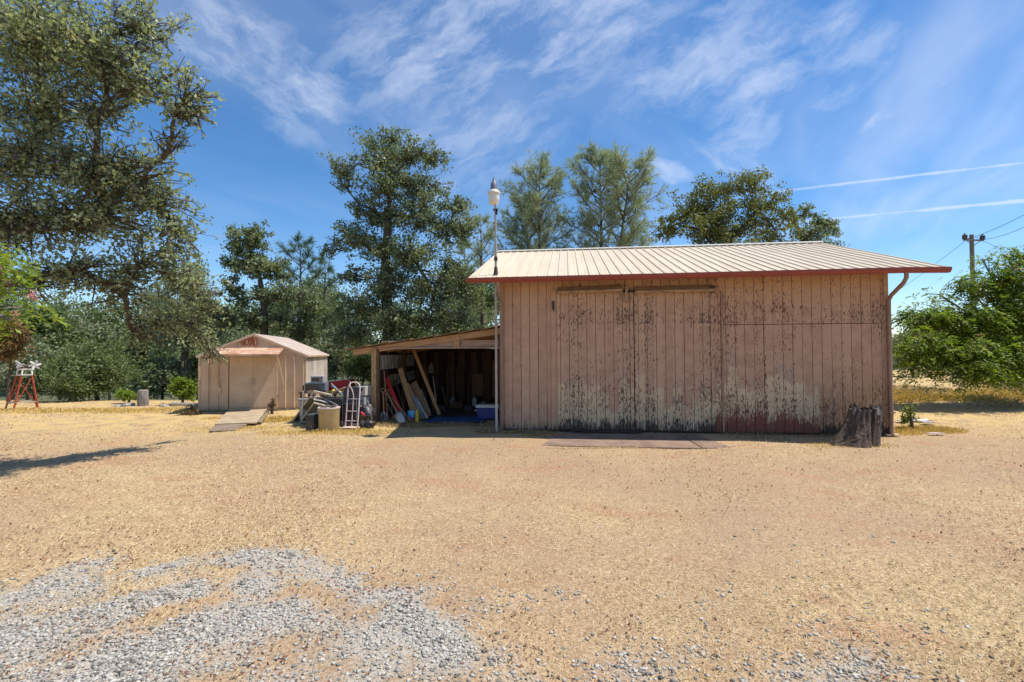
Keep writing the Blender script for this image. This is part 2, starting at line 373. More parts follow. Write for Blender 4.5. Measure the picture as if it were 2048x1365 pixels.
def gravel_d(x, y):
    d = np.zeros_like(x)
    for pts, wd, amt in BANDS:
        best = np.full_like(x, 9.0)
        for a, b in zip(pts[:-1], pts[1:]):
            ab = b-a; t = np.clip(((x-a[0])*ab[0]+(y-a[1])*ab[1])/(ab@ab), 0, 1)
            best = np.minimum(best, np.hypot(x-a[0]-ab[0]*t, y-a[1]-ab[1]*t))
        d = np.maximum(d, amt*np.exp(-(best/wd)**2*.8))
    q = ((x+2.5)/2.55)**2 + ((y-3.05)/1.42)**2; inner = .50*(1-sst(q+.5*fbm(x, y, 2.0), .35, 1.5)); inner = inner*(1-.55*np.exp(-(((x+1.75)/.55)**2+((y-3.75)/.22)**2)))
    d = np.maximum(d, inner)
    return np.clip(d*(.78+.6*fbm(x, y, 3.2)+.45*fbm(x+7, y-3, 11.0)), 0, 1)

def axis_pts(core, step, far, g=1.13):
    p = list(np.arange(-core, core+1e-6, step)); s = step
    while p[-1] < far: s *= g; p.append(p[-1]+s); p.insert(0, p[0]-s)
    return np.array(p)
gx = axis_pts(8.0, .1, 900); gy0 = axis_pts(4.0, .09, 900); gy = gy0[gy0 > -30]+5.0
X, Y = np.meshgrid(gx, gy); Z = ground_z(X, Y)
dg = gravel_d(X, Y); Z = Z + dg*.012
nx, ny = len(gx), len(gy)
idx = np.arange(nx*ny).reshape(ny, nx)
fc = np.stack([idx[:-1, :-1].ravel(), idx[:-1, 1:].ravel(), idx[1:, 1:].ravel(), idx[1:, :-1].ravel()], 1)

m, t, b = newmat('ground_soil')
pos = nd(t, 'ShaderNodeNewGeometry').outputs['Position']
ga_ = nd(t, 'ShaderNodeAttribute', None, attribute_name='gravel').outputs['Fac']
n_big = NOISE(t, pos, .38, 5, .62); n_mid = NOISE(t, pos, 1.9, 5, .65); n_fine = NOISE(t, pos, 34, 4, .7); n_red = NOISE(t, VSCALE(t, pos, (1, 1.6, 1)), .62, 6, .65)
n_spk = NOISE(t, pos, 90, 2, .6)
straw = MIX(t, STEP(t, n_fine, .34, .66), (.36, .25, .135), (.62, .475, .275))
straw = MIX(t, M(t, 'MULTIPLY', STEP(t, n_big, .40, .58), .95), straw, MIX(t, STEP(t, n_fine, .36, .64), (.32, .20, .115), (.53, .375, .23)))
soil = MIX(t, STEP(t, n_fine, .35, .68), (.29, .195, .115), (.48, .345, .21))
tuft = nd(t, 'ShaderNodeAttribute', None, attribute_name='straw_cover').outputs['Fac']
c = MIX(t, M(t, 'SUBTRACT', .95, M(t, 'MULTIPLY', tuft, .85)), straw, soil)
red = MIX(t, STEP(t, n_fine, .35, .68), (.32, .165, .095), (.48, .29, .175))
c = MIX(t, M(t, 'MULTIPLY', STEP(t, n_red, .54, .64), .75), c, red)
c = MIX(t, M(t, 'MULTIPLY', STEP(t, n_mid, .50, .66), .5), c, (.34, .225, .13))
n_m2 = NOISE(t, pos, 7.0, 4, .7)
c = MIX(t, M(t, 'MULTIPLY', STEP(t, n_m2, .52, .70), .45), c, (.30, .20, .12))
yy = SEP(t, pos)[1]
gold = M(t, 'MULTIPLY', M(t, 'MULTIPLY', STEP(t, yy, 9.0, 13.5), STEP(t, n_mid, .36, .56)), .75)
c = MIX(t, gold, c, (.60, .43, .17))
grav = MIX(t, STEP(t, n_spk, .36, .64), (.27, .24, .20), (.52, .475, .405))
c = MIX(t, STEP(t, M(t, 'ADD', ga_, M(t, 'MULTIPLY', M(t, 'SUBTRACT', n_fine, .5), .5)), .25, .6), c, grav)
c = MIX(t, STEP(t, n_spk, .67, .74), c, (.12, .08, .055))
xx_ = SEP(t, pos)[0]
scrub = M(t, 'MULTIPLY', STEP(t, M(t, 'ADD', yy, M(t, 'MULTIPLY', n_mid, 2.0)), 20.5, 22.5), M(t, 'SUBTRACT', 1.0, STEP(t, xx_, -2.0, 8.0)))
scrub = M(t, 'MAXIMUM', scrub, STEP(t, yy, 45.0, 60.0))
c = MIX(t, scrub, c, MIX(t, STEP(t, n_mid, .4, .62), (.055, .075, .035), (.15, .13, .07)))
setin(t, b, 'Base Color', c); b.inputs['Roughness'].default_value = .95; b.inputs['Specular IOR Level'].default_value = .15
bh = M(t, 'ADD', M(t, 'MULTIPLY', n_fine, .6), M(t, 'MULTIPLY', n_spk, .4))
setin(t, b, 'Normal', nd(t, 'ShaderNodeBump', {'Strength': .8, 'Distance': .03, 'Height': bh}).outputs[0])
gme = np_mesh('ground', np.stack([X.ravel(), Y.ravel(), Z.ravel()], 1), fc, 'ground_soil', True)
at = gme.attributes.new('gravel', 'FLOAT', 'POINT'); at.data.foreach_set('value', dg.ravel().astype(np.float32))
at = gme.attributes.new('straw_cover', 'FLOAT', 'POINT'); at.data.foreach_set('value', np.clip(0.55+1.5*fbm(X, Y, .55)+.45*fbm(X, Y, 2.3)+.3*fbm(X, Y, 7.0), 0, 1).ravel().astype(np.float32))
tag(link('ground', gme), kind='structure')

# ------------------------------------------------------------------ scatter: gravel, straw, litter
def rot_basis(n, rng, up=0.0):
    a = rng.normal(size=(n, 3)); a[:, 2] *= 1.0; a /= np.linalg.norm(a, axis=1, keepdims=True)
    b_ = rng.normal(size=(n, 3)); b_[:, 2] += up
    c_ = np.cross(a, b_); c_ /= np.linalg.norm(c_, axis=1, keepdims=True)+1e-9
    return a, c_, np.cross(a, c_)
ico_v = []; ph = (1+5**.5)/2
for s1 in (-1, 1):
    for s2 in (-1, 1): ico_v += [(0, s1, s2*ph), (s1, s2*ph, 0), (s2*ph, 0, s1)]
ico_v = np.array(ico_v)/math.hypot(1, ph)
def hull_faces(v):
    fs = []; n = len(v); e = np.min([np.linalg.norm(v[0]-v[j]) for j in range(1, n)])*1.05
    for i in range(n):
        for j in range(i+1, n):
            for k in range(j+1, n):
                if max(np.linalg.norm(v[i]-v[j]), np.linalg.norm(v[j]-v[k]), np.linalg.norm(v[i]-v[k])) < e:
                    nn = np.cross(v[j]-v[i], v[k]-v[i]); fs.append((i, j, k) if nn @ v[i] > 0 else (i, k, j))
    return np.array(fs)
ico_f = hull_faces(ico_v)
def sample_ground(n, rng, y0, y1, pw, margin=1.12):
    u = rng.rand(n); e = 1-pw
    y = (y0**e + u*(y1**e-y0**e))**(1/e) if abs(e) > 1e-6 else y0*(y1/y0)**u
    x = (rng.rand(n)*2-1)*y*1.06*margin
    return x, y
rng = np.random.RandomState(11)
x, y = sample_ground(210000, rng, 2.3, 8.0, 1.4)
keep = rng.rand(len(x)) < np.clip(gravel_d(x, y)*.95-.06, 0, 1)**1.35 + .004*(y < 5.5); x, y = x[keep], y[keep]
n = len(x); size = (.0036+.0112*rng.rand(n)**2.8)*(1+.10*np.maximum(y-3, 0))
A, B, C = rot_basis(n, rng)
sc = np.stack([size*(1+.4*rng.rand(n)), size*(.75+.4*rng.rand(n)), size*(.45+.3*rng.rand(n))], 1)
jit = 1+.42*(rng.rand(n, 12, 1)-.5)*2
lv = ico_v[None]*jit*sc[:, None, :]
ang = rng.rand(n)*6.28; tl = (rng.rand(n)-.5)*.7
ca_, sa_ = np.cos(ang)[:, None], np.sin(ang)[:, None]
px_ = lv[:, :, 0]*ca_ - lv[:, :, 1]*sa_; py_ = lv[:, :, 0]*sa_ + lv[:, :, 1]*ca_; pz_ = lv[:, :, 2] + px_*tl[:, None]*.5
V = np.stack([px_+x[:, None], py_+y[:, None], pz_+(ground_z(x, y)+gravel_d(x, y)*.012+size*.25)[:, None]], 2).reshape(-1, 3)
Fg = (ico_f[None]+(np.arange(n)*12)[:, None, None]).reshape(-1, 3)
tag(link('gravel', np_mesh('gravel', V, Fg, 'gravel')), 'loose grey crushed gravel across the foreground', 'gravel', kind='stuff')
n_gravel = n

def blades(name, label, x, y, rng, length, width, lean, mat, cat='grass', z=None):
    n = len(x); z0 = ground_z(x, y) if z is None else z
    a = rng.rand(n)*6.283; el = np.clip(lean[0]+(lean[1]-lean[0])*rng.rand(n)**1.5, .02, 1.5)
    d = np.stack([np.cos(a)*np.cos(el), np.sin(a)*np.cos(el), np.sin(el)], 1)
    sd = np.stack([-np.sin(a), np.cos(a), (rng.rand(n)-.5)*.8], 1)
    L = (length*(.5+rng.rand(n)))[:, None]; W = (width*(.6+.8*rng.rand(n)))[:, None]
    p = np.stack([x, y, z0+.002], 1)
    droop = np.zeros((n, 3)); droop[:, 2] = -.25*L[:, 0]*np.sin(el)
    V = np.stack([p-sd*W/2, p+sd*W/2, p+d*L*.55+sd*W*.4, p+d*L+droop], 1).reshape(-1, 3)
    f = np.arange(n)[:, None]*4+np.array([[0, 1, 2, 3]])
    return tag(link(name, np_mesh(name, V, f, mat)), label, cat, kind='stuff')
rng = np.random.RandomState(21)
x, y = sample_ground(330000, rng, 2.3, 19, 1.05)
den = (1-.80*np.clip(gravel_d(x, y)*1.2, 0, 1))*np.clip(0.55+1.5*fbm(x, y, .55)+.45*fbm(x, y, 2.3)+.3*fbm(x, y, 7.0), .05, 1)
keep = rng.rand(len(x)) < den; x, y = x[keep], y[keep]
Lr = Vector((-.28, 11.47, 0))
def barn_xy(x, y):
    a = R_(-6.5); dx_, dy_ = x+.28, y-11.47
    return dx_*math.cos(a)+dy_*math.sin(a), -dx_*math.sin(a)+dy_*math.cos(a)
s_, d_ = barn_xy(x, y); ok = ~((s_ > -.1) & (s_ < 8.7) & (d_ > -.02)); ok &= ~((s_ > 1.1) & (s_ < 4.9) & (d_ > -1.74) & (rng.rand(len(x)) > .04)); ok &= ~((s_ > -3.4) & (s_ < 0) & (d_ > 1.6))
x, y = x[ok], y[ok]
blades('dry_grass', 'short dry straw grass matted over the yard', x, y, rng, .030+.0024*y, .0019+.00044*y, (.03, .75), 'straw')
# leaf litter
x, y = sample_ground(15000, rng, 2.4, 17, 1.3); kp = (fbm(x, y, .8)+.6*fbm(x, y, 2.6) > .12) | (rng.rand(len(x)) < .12); x, y = x[kp], y[kp]
s_, d_ = barn_xy(x, y); kp = ~((s_ > -.1) & (s_ < 8.7) & (d_ > 0)); x, y = x[kp], y[kp]
def leaves_mesh(name, P, size, rng, mat, up=.6, asp=.55):
    n = len(P); nrm = rng.normal(size=(n, 3)); nrm[:, 2] = (np.abs(nrm[:, 2]) if up > .7 else nrm[:, 2])+up; nrm /= np.linalg.norm(nrm, axis=1, keepdims=True)
    q = rng.normal(size=(n, 3)); a = np.cross(nrm, q); a /= np.linalg.norm(a, axis=1, keepdims=True)+1e-9; bb = np.cross(nrm, a)
    S = (size*(.6+.8*rng.rand(n)))[:, None]; wv = S*asp
    fold = nrm*S*.12
    V = np.stack([P-a*S*.5, P+bb*wv*.5+a*S*.08+fold, P+a*S*.5, P-bb*wv*.5+a*S*.08+fold], 1).reshape(-1, 3)
    f = np.arange(n)[:, None]*4+np.array([[0, 1, 2, 3]])
    return np_mesh(name, V, f, mat)
tag(link('leaf_litter', leaves_mesh('leaf_litter', np.stack([x, y, ground_z(x, y)+.012], 1), .016+.0016*y, rng, 'litter', .8, .65)), 'dead brown leaves and twigs littered over the yard', 'leaf litter', kind='stuff')

def tuft_field(name, label, spots, mat, seed, cat='grass'):
    """taller standing dry grass: spots = (x, y, rx, ry, count, height)"""
    rg = np.random.RandomState(seed); xs, ys, hs = [], [], []
    for (cx_, cy_, rx, ry, k, h) in spots:
        r = np.sqrt(rg.rand(k)); a = rg.rand(k)*6.283
        xs.append(cx_+np.cos(a)*r*rx); ys.append(cy_+np.sin(a)*r*ry); hs.append(np.full(k, h)*(1.15-.6*r))
    x, y, h = map(np.concatenate, (xs, ys, hs))
    return blades(name, label, x, y, rg, h, .003+.0006*y, (.5, 1.45), mat, cat)
def gs(px, py, rx, ry, k, h):
    p = G(px, py); return (p.x, p.y, rx, ry, k, h)

# ------------------------------------------------------------------ barn
YAW = R_(-6.5)
BW, OV, LEFT, RIGHT = 8.53, .6, -.66, 9.28
EAVE_Z, RIDGE_Z, RIDGE_D = 3.53, 5.13, 4.3
barn = thing('barn', 'large brown barn with peeling plank siding and cream ribbed metal roof', 'barn', (-.28, 11.47, 0), YAW)

m, t, b = newmat('barn_paint')
tcn = nd(t, 'ShaderNodeTexCoord', None, object=barn)
S, D, Zh = SEP(t, tcn.outputs['Object'])
pid = M(t, 'FLOOR', M(t, 'DIVIDE', M(t, 'SUBTRACT', S, .09), .2032))
wn = nd(t, 'ShaderNodeTexWhiteNoise', {'W': pid}, noise_dimensions='1D').outputs[0]
wn2 = nd(t, 'ShaderNodeTexWhiteNoise', {'W': M(t, 'ADD', pid, 71.3)}, noise_dimensions='1D').outputs[0]
v_sp = COMB(t, M(t, 'MULTIPLY', S, 36.0), M(t, 'MULTIPLY', wn, 9.0), M(t, 'MULTIPLY', Zh, 12.5))
spots = NOISE(t, v_sp, 1.0, 3, .55)
v_fn = COMB(t, M(t, 'MULTIPLY', S, 75.0), 0.0, M(t, 'MULTIPLY', Zh, 16.0))
fine = NOISE(t, v_fn, 1.0, 3, .6)
v_st = COMB(t, M(t, 'MULTIPLY', S, 48.0), M(t, 'MULTIPLY', wn, 5.0), M(t, 'MULTIPLY', Zh, 5.5))
streak = NOISE(t, v_st, 1.0, 4, .62)
low = NOISE(t, COMB(t, M(t, 'MULTIPLY', S, 1.1), 2.0, M(t, 'MULTIPLY', Zh, 1.3)), 1.0, 4, .6)
mid = NOISE(t, COMB(t, M(t, 'MULTIPLY', S, 4.0), 5.0, M(t, 'MULTIPLY', Zh, 4.0)), 1.0, 5, .65)
paint = MIX(t, STEP(t, mid, .35, .68), (.50, .31, .205), (.395, .235, .15))
paint = MIX(t, M(t, 'MULTIPLY', wn, .5), paint, (.56, .36, .24))
paint = MIX(t, M(t, 'MULTIPLY', STEP(t, Zh, 2.5, 3.5), .35), paint, (.54, .305, .15))       # warm bounce from the soffit, painted into the upper sheets' colour
paint = MIX(t, M(t, 'MULTIPLY', STEP(t, fine, .52, .72), .42), paint, (.25, .15, .105))
stn = M(t, 'MULTIPLY', STEP(t, streak, .50, .70), M(t, 'MULTIPLY', M(t, 'SUBTRACT', 1.0, STEP(t, Zh, .3, 2.3)), .4))
paint = MIX(t, stn, paint, (.27, .165, .11))
# right bottom: bare weathered wood
door = STEP(t, S, 1.30, 1.42)
rightw = M(t, 'MULTIPLY', STEP(t, S, 4.85, 4.95), M(t, 'SUBTRACT', 1.0, STEP(t, S, 7.05, 7.12)))
endw = STEP(t, S, 7.02, 7.15)
# cream undercoat showing below a ragged, plank by plank edge
hb = M(t, 'ADD', M(t, 'ADD', .60, M(t, 'MULTIPLY', wn, .72)), M(t, 'MULTIPLY', M(t, 'SUBTRACT', low, .5), 1.5))
hb = M(t, 'ADD', hb, M(t, 'MULTIPLY', M(t, 'SUBTRACT', mid, .5), .35))
hb = M(t, 'ADD', hb, M(t, 'MULTIPLY', rightw, .30))
dh = M(t, 'SUBTRACT', hb, Zh)
cream = M(t, 'MULTIPLY', STEP(t, M(t, 'ADD', dh, M(t, 'MULTIPLY', M(t, 'SUBTRACT', streak, .5), .35)), .0, .05), M(t, 'MULTIPLY', door, M(t, 'SUBTRACT', 1.0, endw)))
grey = M(t, 'MULTIPLY', M(t, 'MULTIPLY', STEP(t, M(t, 'ADD', dh, .34), 0, .25), STEP(t, wn2, .45, .6)), door)
col = MIX(t, M(t, 'MULTIPLY', grey, M(t, 'MULTIPLY', STEP(t, streak, .38, .6), .65)), paint, (.32, .255, .21))
col = MIX(t, M(t, 'MULTIPLY', cream, .8), col, MIX(t, STEP(t, mid, .4, .65), (.62, .48, .30), (.50, .375, .235)))
bare = M(t, 'MULTIPLY', endw, M(t, 'SUBTRACT', 1.0, STEP(t, M(t, 'ADD', Zh, M(t, 'MULTIPLY', streak, 1.0)), 1.0, 2.2)))
col = MIX(t, M(t, 'MULTIPLY', bare, .8), col, MIX(t, STEP(t, streak, .38, .62), (.24, .13, .07), (.46, .29, .16)))
# flaked spots down to dark wood; how many depends on the place
zone = M(t, 'ADD', M(t, 'MULTIPLY', STEP(t, low, .36, .62), .085), .008)
zone = M(t, 'ADD', zone, M(t, 'MULTIPLY', door, .055))
band = M(t, 'MULTIPLY', M(t, 'MULTIPLY', STEP(t, Zh, 2.44, 2.5), M(t, 'SUBTRACT', 1.0, STEP(t, Zh, 2.7, 3.15))), M(t, 'MULTIPLY', door, .06))
zone = M(t, 'ADD', zone, band)
zone = M(t, 'ADD', zone, M(t, 'MULTIPLY', M(t, 'SUBTRACT', 1.0, STEP(t, Zh, .2, 1.7)), M(t, 'ADD', .03, M(t, 'MULTIPLY', door, .05))))
zone = M(t, 'ADD', zone, M(t, 'MULTIPLY', M(t, 'SUBTRACT', wn2, .5), .09))
edge = M(t, 'ABSOLUTE', M(t, 'SUBTRACT', M(t, 'FRACT', M(t, 'DIVIDE', M(t, 'SUBTRACT', S, .09), .2032)), .5))
zone = M(t, 'ADD', zone, M(t, 'MULTIPLY', STEP(t, edge, .30, .5), .05))
flake = STEP(t, M(t, 'ADD', spots, zone), .742, .765)
fl2 = M(t, 'MULTIPLY', STEP(t, M(t, 'ADD', fine, zone), .77, .81), .7)
under = MIX(t, rightw, (.115, .07, .055), (.14, .045, .035))
col = MIX(t, M(t, 'MAXIMUM', M(t, 'MULTIPLY', flake, .9), fl2), col, under)
# foot of the wall: paint gone, streaky dark wood (red stained on the right)
fz = M(t, 'ADD', Zh, M(t, 'MULTIPLY', M(t, 'SUBTRACT', streak, .5), 1.15))
fz = M(t, 'ADD', fz, M(t, 'MULTIPLY', M(t, 'SUBTRACT', 1.0, door), .12))
fz = M(t, 'SUBTRACT', fz, M(t, 'MULTIPLY', rightw, .16))
fz = M(t, 'SUBTRACT', fz, M(t, 'MULTIPLY', M(t, 'SUBTRACT', wn2, .5), .14))
foot = M(t, 'SUBTRACT', 1.0, STEP(t, fz, .19, .27))
col = MIX(t, M(t, 'MULTIPLY', foot, .93), col, MIX(t, rightw, (.055, .036, .03), (.20, .06, .04)))
mud = M(t, 'SUBTRACT', 1.0, STEP(t, M(t, 'ADD', Zh, M(t, 'MULTIPLY', streak, .12)), .05, .16))
col = MIX(t, M(t, 'MULTIPLY', mud, M(t, 'SUBTRACT', .85, M(t, 'MULTIPLY', rightw, .6))), col, (.05, .035, .028))
setin(t, b, 'Base Color', col); b.inputs['Roughness'].default_value = .8; b.inputs['Specular IOR Level'].default_value = .25
hgt = M(t, 'SUBTRACT', M(t, 'MULTIPLY', fine, .35), M(t, 'MAXIMUM', flake, foot))
setin(t, b, 'Normal', nd(t, 'ShaderNodeBump', {'Strength': .45, 'Distance': .006, 'Height': hgt}).outputs[0])

# walls (solid cores, dark in the grooves), planks laid on the front one by one
def part(name, mat, parent, lo, hi, bevel=0.0):
    return MB().span(lo, hi).build(name, mat, parent, bevel=bevel)
fw = part('front_wall', 'groove', barn, (.02, .03, .02), (BW-.02, .12, 3.64))
def side_wall(name, s0, s1):
    sl_ = (RIDGE_Z-EAVE_Z)/(RIDGE_D+OV); ze = EAVE_Z+OV*sl_-.05
    return MB().prism([(.12, 0), (8.48, 0), (8.48, ze), (RIDGE_D, RIDGE_Z-.06), (.12, ze)], s0, s1, 0).build(name, 'barn_paint', barn)
side_wall('side_wall', .02, .12); side_wall('side_wall', BW-.12, BW-.02)
part('back_wall', 'barn_paint', barn, (.14, 8.36, 0), (BW-.14, 8.48, 3.64))
PW, GAP = .2032, .0085
def plank_mesh(h):
    mb = MB(); w2 = (PW-GAP)/2; c = .004
    mb.prism([(-w2, .018), (-w2, c), (-w2+c, 0), (w2-c, 0), (w2, c), (w2, .018)], 0, h, 2); return mb.mesh('plank', 'barn_paint')
pm_low = plank_mesh(2.40); pm_up = plank_mesh(1.18); rr = random.Random(3)
def planks(parent, s0, s1, yf, rows):
    s = s0
    while s < s1-.05:
        for (z, me) in rows:
            o = link('plank', me, parent, (s+PW/2, yf-rr.random()*.003, z)); o.rotation_euler = (0, rr.uniform(-.0012, .0012), 0)
            w_ = min(PW, s1-s)
            if w_ < PW-.01: o.scale.x = w_/PW; o.location.x = s+w_/2
        s += PW
D0, DM, D1 = 1.34, 3.10, 4.87
planks(fw, .09, D0-.06, .0105, ((.035, pm_low), (2.452, pm_up)))
planks(fw, D0-.06, D1+.06, .0105, ((2.452, pm_up),))
planks(fw, D1+.06, BW-.09, .0105, ((.035, pm_low), (2.452, pm_up)))
part('seam_strip', 'seam_light', fw, (.09, .006, 2.437), (D0-.07, .03, 2.450)); part('seam_strip', 'groove', fw, (D1+.08, .016, 2.437), (BW-.09, .03, 2.450))
for s in (0, BW-.09): part('corner_board', 'barn_paint', barn, (s, -.012, .02), (s+.09, .03, 3.64), .004)
pm_door = plank_mesh(2.40); pm_door2 = plank_mesh(.76)
for i, (a, e) in enumerate(((D0, DM-.01), (DM+.01, D1))):
    dr = part('door', 'groove', barn, (a+.01, -.030, .05), (e-.01, -.004, 3.24))
    planks(dr, a+.085, e-.085, -.047, ((.06, pm_door), (2.472, pm_door2)))
    for s in (a, e-.08): part('edge_board', 'barn_paint', dr, (s, -.062, .05), (s+.08, -.031, 3.22), .004)
    part('seam_strip', 'seam_light', dr, (a+.085, -.052, 2.461), (e-.085, -.031, 2.471))
part('door_jamb', 'barn_paint', barn, (D0-.13, -.03, .03), (D0-.004, .0, 3.3), .004); part('door_jamb', 'barn_paint', barn, (D1+.004, -.03, .03), (D1+.13, .0, 3.3), .004)
part('door_jamb', 'trim_wood', barn, (D1+.16, -.022, .03), (D1+.20, .0, 3.2), .003)
# sloping board hoods over the door tracks
def hood(s0, z0, s1, z1):
    mb = MB(); pr = [(-.20, -.055), (-.20, .0), (-.03, .12), (.0, .12), (.0, .085), (-.17, -.055)]
    vs = [(s0, y_, z0+z_) for y_, z_ in pr]+[(s1, y_, z1+z_) for y_, z_ in pr]; k = len(pr)
    mb.add(vs, [tuple(range(k)), tuple(reversed(range(k, 2*k)))]+[(i, i+k, (i+1) % k+k, (i+1) % k) for i in range(k)])
    return mb.build('track_hood', 'hood_wood', barn)
hood(D0+.02, 3.245, 2.84, 3.275); hood(DM+.03, 3.225, D1-.02, 3.235)
h_ = MB().box((2.92, -.10, 3.18), (.05, .18, .26), (.0, .12, 0)).box((2.90, -.12, 3.05), (.13, .09, .10)).build('track_bracket', 'trim_wood', barn, bevel=.006)
MB().tube([(2.84, -.07, 3.235), (3.12, -.07, 3.228)], .025, 8).build('door_track', 'dark_trim', barn)
h_ = MB().box((4.82, -.1, 3.24), (.10, .17, .15)).build('track_end', 'dark_trim', barn, bevel=.01)
MB().box((D0-.08, -.045, 2.95), (.05, .03, .18)).tube([(D0-.08, -.06, 2.9), (D0-.08, -.08, 2.86), (D0-.06, -.05, 2.80)], .012, 6).build('hasp', 'dark_trim', barn)
# roof
SL = (RIDGE_Z-EAVE_Z)/(RIDGE_D+OV); RANG = math.atan(SL); RLEN = math.hypot(RIDGE_Z-EAVE_Z, RIDGE_D+OV)
roof = MB()
for sg in (1, -1):
    e_d, r_d = (-OV+.03, RIDGE_D) if sg == 1 else (2*RIDGE_D+OV-.03, RIDGE_D)
    roof.add([(s, dd, zz+o_) for s in (LEFT+.03, RIGHT-.03) for (dd, zz) in ((e_d, EAVE_Z), (r_d, RIDGE_Z)) for o_ in (-.06, -.018)],
             [(0, 1, 3, 2), (4, 6, 7, 5), (0, 2, 6, 4), (1, 5, 7, 3), (0, 4, 5, 1), (2, 3, 7, 6)])
roof = roof.build('roof', 'soffit', barn)
NP = 43; RP = (RIGHT-LEFT)/NP
prof = [(0, 0), (.022, 0), (.03, .006), (.05, .006), (.058, 0), (.085, 0), (.115, .0), (.122, .005), (.138, .005), (.145, 0), (RP-.052, 0), (RP-.034, .026), (RP-.012, .026), (RP+.004, 0)]
me = MB()
k = len(prof)
me.add([(a, -.01, z) for a, z in prof]+[(a, RLEN, z) for a, z in prof], [(i, i+1, i+1+k, i+k) for i in range(k-1)])
me.add([(a, -.01, z) for a, z in prof[-4:]], [(0, 1, 2, 3)])
rp_me = me.mesh('roof_panel', 'roof_metal')
for i in range(NP):
    o = link('roof_panel', rp_me, roof, (LEFT+i*RP, -OV-.04, EAVE_Z-.008)); o.rotation_euler = (RANG, 0, 0)
    o = link('roof_panel', rp_me, roof, (LEFT+(i+1)*RP, 2*RIDGE_D+OV+.04, EAVE_Z-.008)); o.rotation_euler = (RANG, 0, math.pi)
mb = MB(); mb.add([(s, RIDGE_D+dd, RIDGE_Z+zz) for s in (LEFT-.01, RIGHT+.01) for dd, zz in ((-.16, -.005), (-.15, .022), (0, .066), (.15, .022), (.16, -.005))],
       [(0, 1, 6, 5), (1, 2, 7, 6), (2, 3, 8, 7), (3, 4, 9, 8)])
mb.build('ridge_cap', 'ridge_metal', roof)
for s in (LEFT, RIGHT):
    for sg in (1, -1):
        e_d = -OV if sg == 1 else 2*RIDGE_D+OV
        mb = MB(); mb.bar((s, e_d, EAVE_Z-.05), (s, RIDGE_D, RIDGE_Z-.05), .03, .09); mb.build('rake_board', 'dark_trim' if s == RIGHT else 'trim_wood', roof)
# gutter: an open trough along the eave
def gutter(s0, z0, s1, z1):
    pr = [(-OV+.03, .105), (-OV+.03, .0), (-OV-.055, .0), (-OV-.095, .05), (-OV-.10, .105), (-OV-.09, .105), (-OV-.085, .055), (-OV-.05, .01), (-OV+.022, .01), (-OV+.022, .105)]
    k = len(pr); mb = MB(); vs = [(s0, y_, z0+z_) for y_, z_ in pr]+[(s1, y_, z1+z_) for y_, z_ in pr]
    mb.add(vs, [(i, i+k, (i+1) % k+k, (i+1) % k) for i in range(k)])
    mb.add([vs[0], vs[1], vs[2], vs[3], vs[4]], [(0, 1, 2, 3, 4)]); mb.add([vs[k+i] for i in range(5)], [(4, 3, 2, 1, 0)])
    return mb.build('gutter', 'gutter_red', barn)
gutter(LEFT-.02, 3.425, 3.2, 3.428); gutter(3.2, 3.427, 8.55, 3.440); gutter(8.55, 3.438, RIGHT+.03, 3.425)
def pipe(name, pts, w_, d__, mat, parent):
    mb = MB()
    for a, e in zip(pts[:-1], pts[1:]): mb.bar(a, e, w_, d__, (0, 1, .01) if abs(a[2]-e[2]) > abs(a[1]-e[1]) else (0, 0, 1))
    return mb.build(name, mat, parent, bevel=.008)
MB().tube([(BW-.03, -OV-.03, 3.44), (BW-.03, -OV-.03, 3.34), (BW-.03, -OV+.06, 3.24), (BW-.03, -.15, 3.03), (BW-.03, -.07, 2.94), (BW-.03, -.06, 2.8), (BW-.03, -.06, .06), (BW-.03, -.10, .03)], .042, 10).build('downspout', 'downspout', barn, True)
MB().tube([(.04, -OV-.02, 3.44), (.04, -OV-.02, 3.36), (.04, -.16, 3.10), (.04, -.075, 3.0), (.04, -.07, 2.85), (.04, -.07, .05)], .036, 10).build('downspout', 'downspout', barn, True)
for s in (.04, BW-.03):
    for z in (.5, 2.3): part('pipe_strap', 'downspout', barn, (s-.055, -.118, z), (s+.055, -.013, z+.03))

# yard light pole beside the corner
def bl(s, d, z=0.0):
    return Vector((-.28, 11.47, 0)) + Vector((s*math.cos(YAW)-d*math.sin(YAW), s*math.sin(YAW)+d*math.cos(YAW), z))
lp = thing('light_pole', 'tall thin steel pole with domed yard lamp rising through barn eave', 'light pole', bl(-.06, -.25))
MB().tube([(0, 0, 0), (0, 0, 3.0), (0, 0, 4.35)], .030, 10).tube([(0, 0, 4.3), (-.01, 0, 5.32)], .022, 10).build('pole', 'pole_steel', lp, True)
MB().lathe([(.10, 3.62), (.055, 3.68), (.04, 3.80), (.034, 3.84)], 14).build('roof_boot', 'dark_trim', lp, True)
MB().lathe([(.038, 3.98), (.042, 4.0), (.042, 4.06), (.036, 4.08)], 12).box((0, 0, 5.18), (.11, .04, .05)).box((.02, 0, 5.12), (.05, .07, .10)).build('clamp', 'dark_trim', lp)
hd = MB().lathe([(.085, 5.31), (.115, 5.335), (.125, 5.45), (.128, 5.55)], 20, (-.035, 0, 0)).build('lamp_shade', 'lamp_white', lp, True)
MB().lathe([(.128, 5.551), (.148, 5.56), (.146, 5.585), (.125, 5.615), (.085, 5.645), (.07, 5.66)], 20, (-.035, 0, 0)).build('rim', 'lamp_white', hd, True)
MB().lathe([(.085, 5.645), (.078, 5.70), (.072, 5.80), (.062, 5.81), (.05, 5.845), (.034, 5.86), (.032, 5.90), (.022, 5.915), (.02, 5.94)], 16, (-.035, 0, 0)).build('lamp_cap', 'lamp_cap', lp, True)
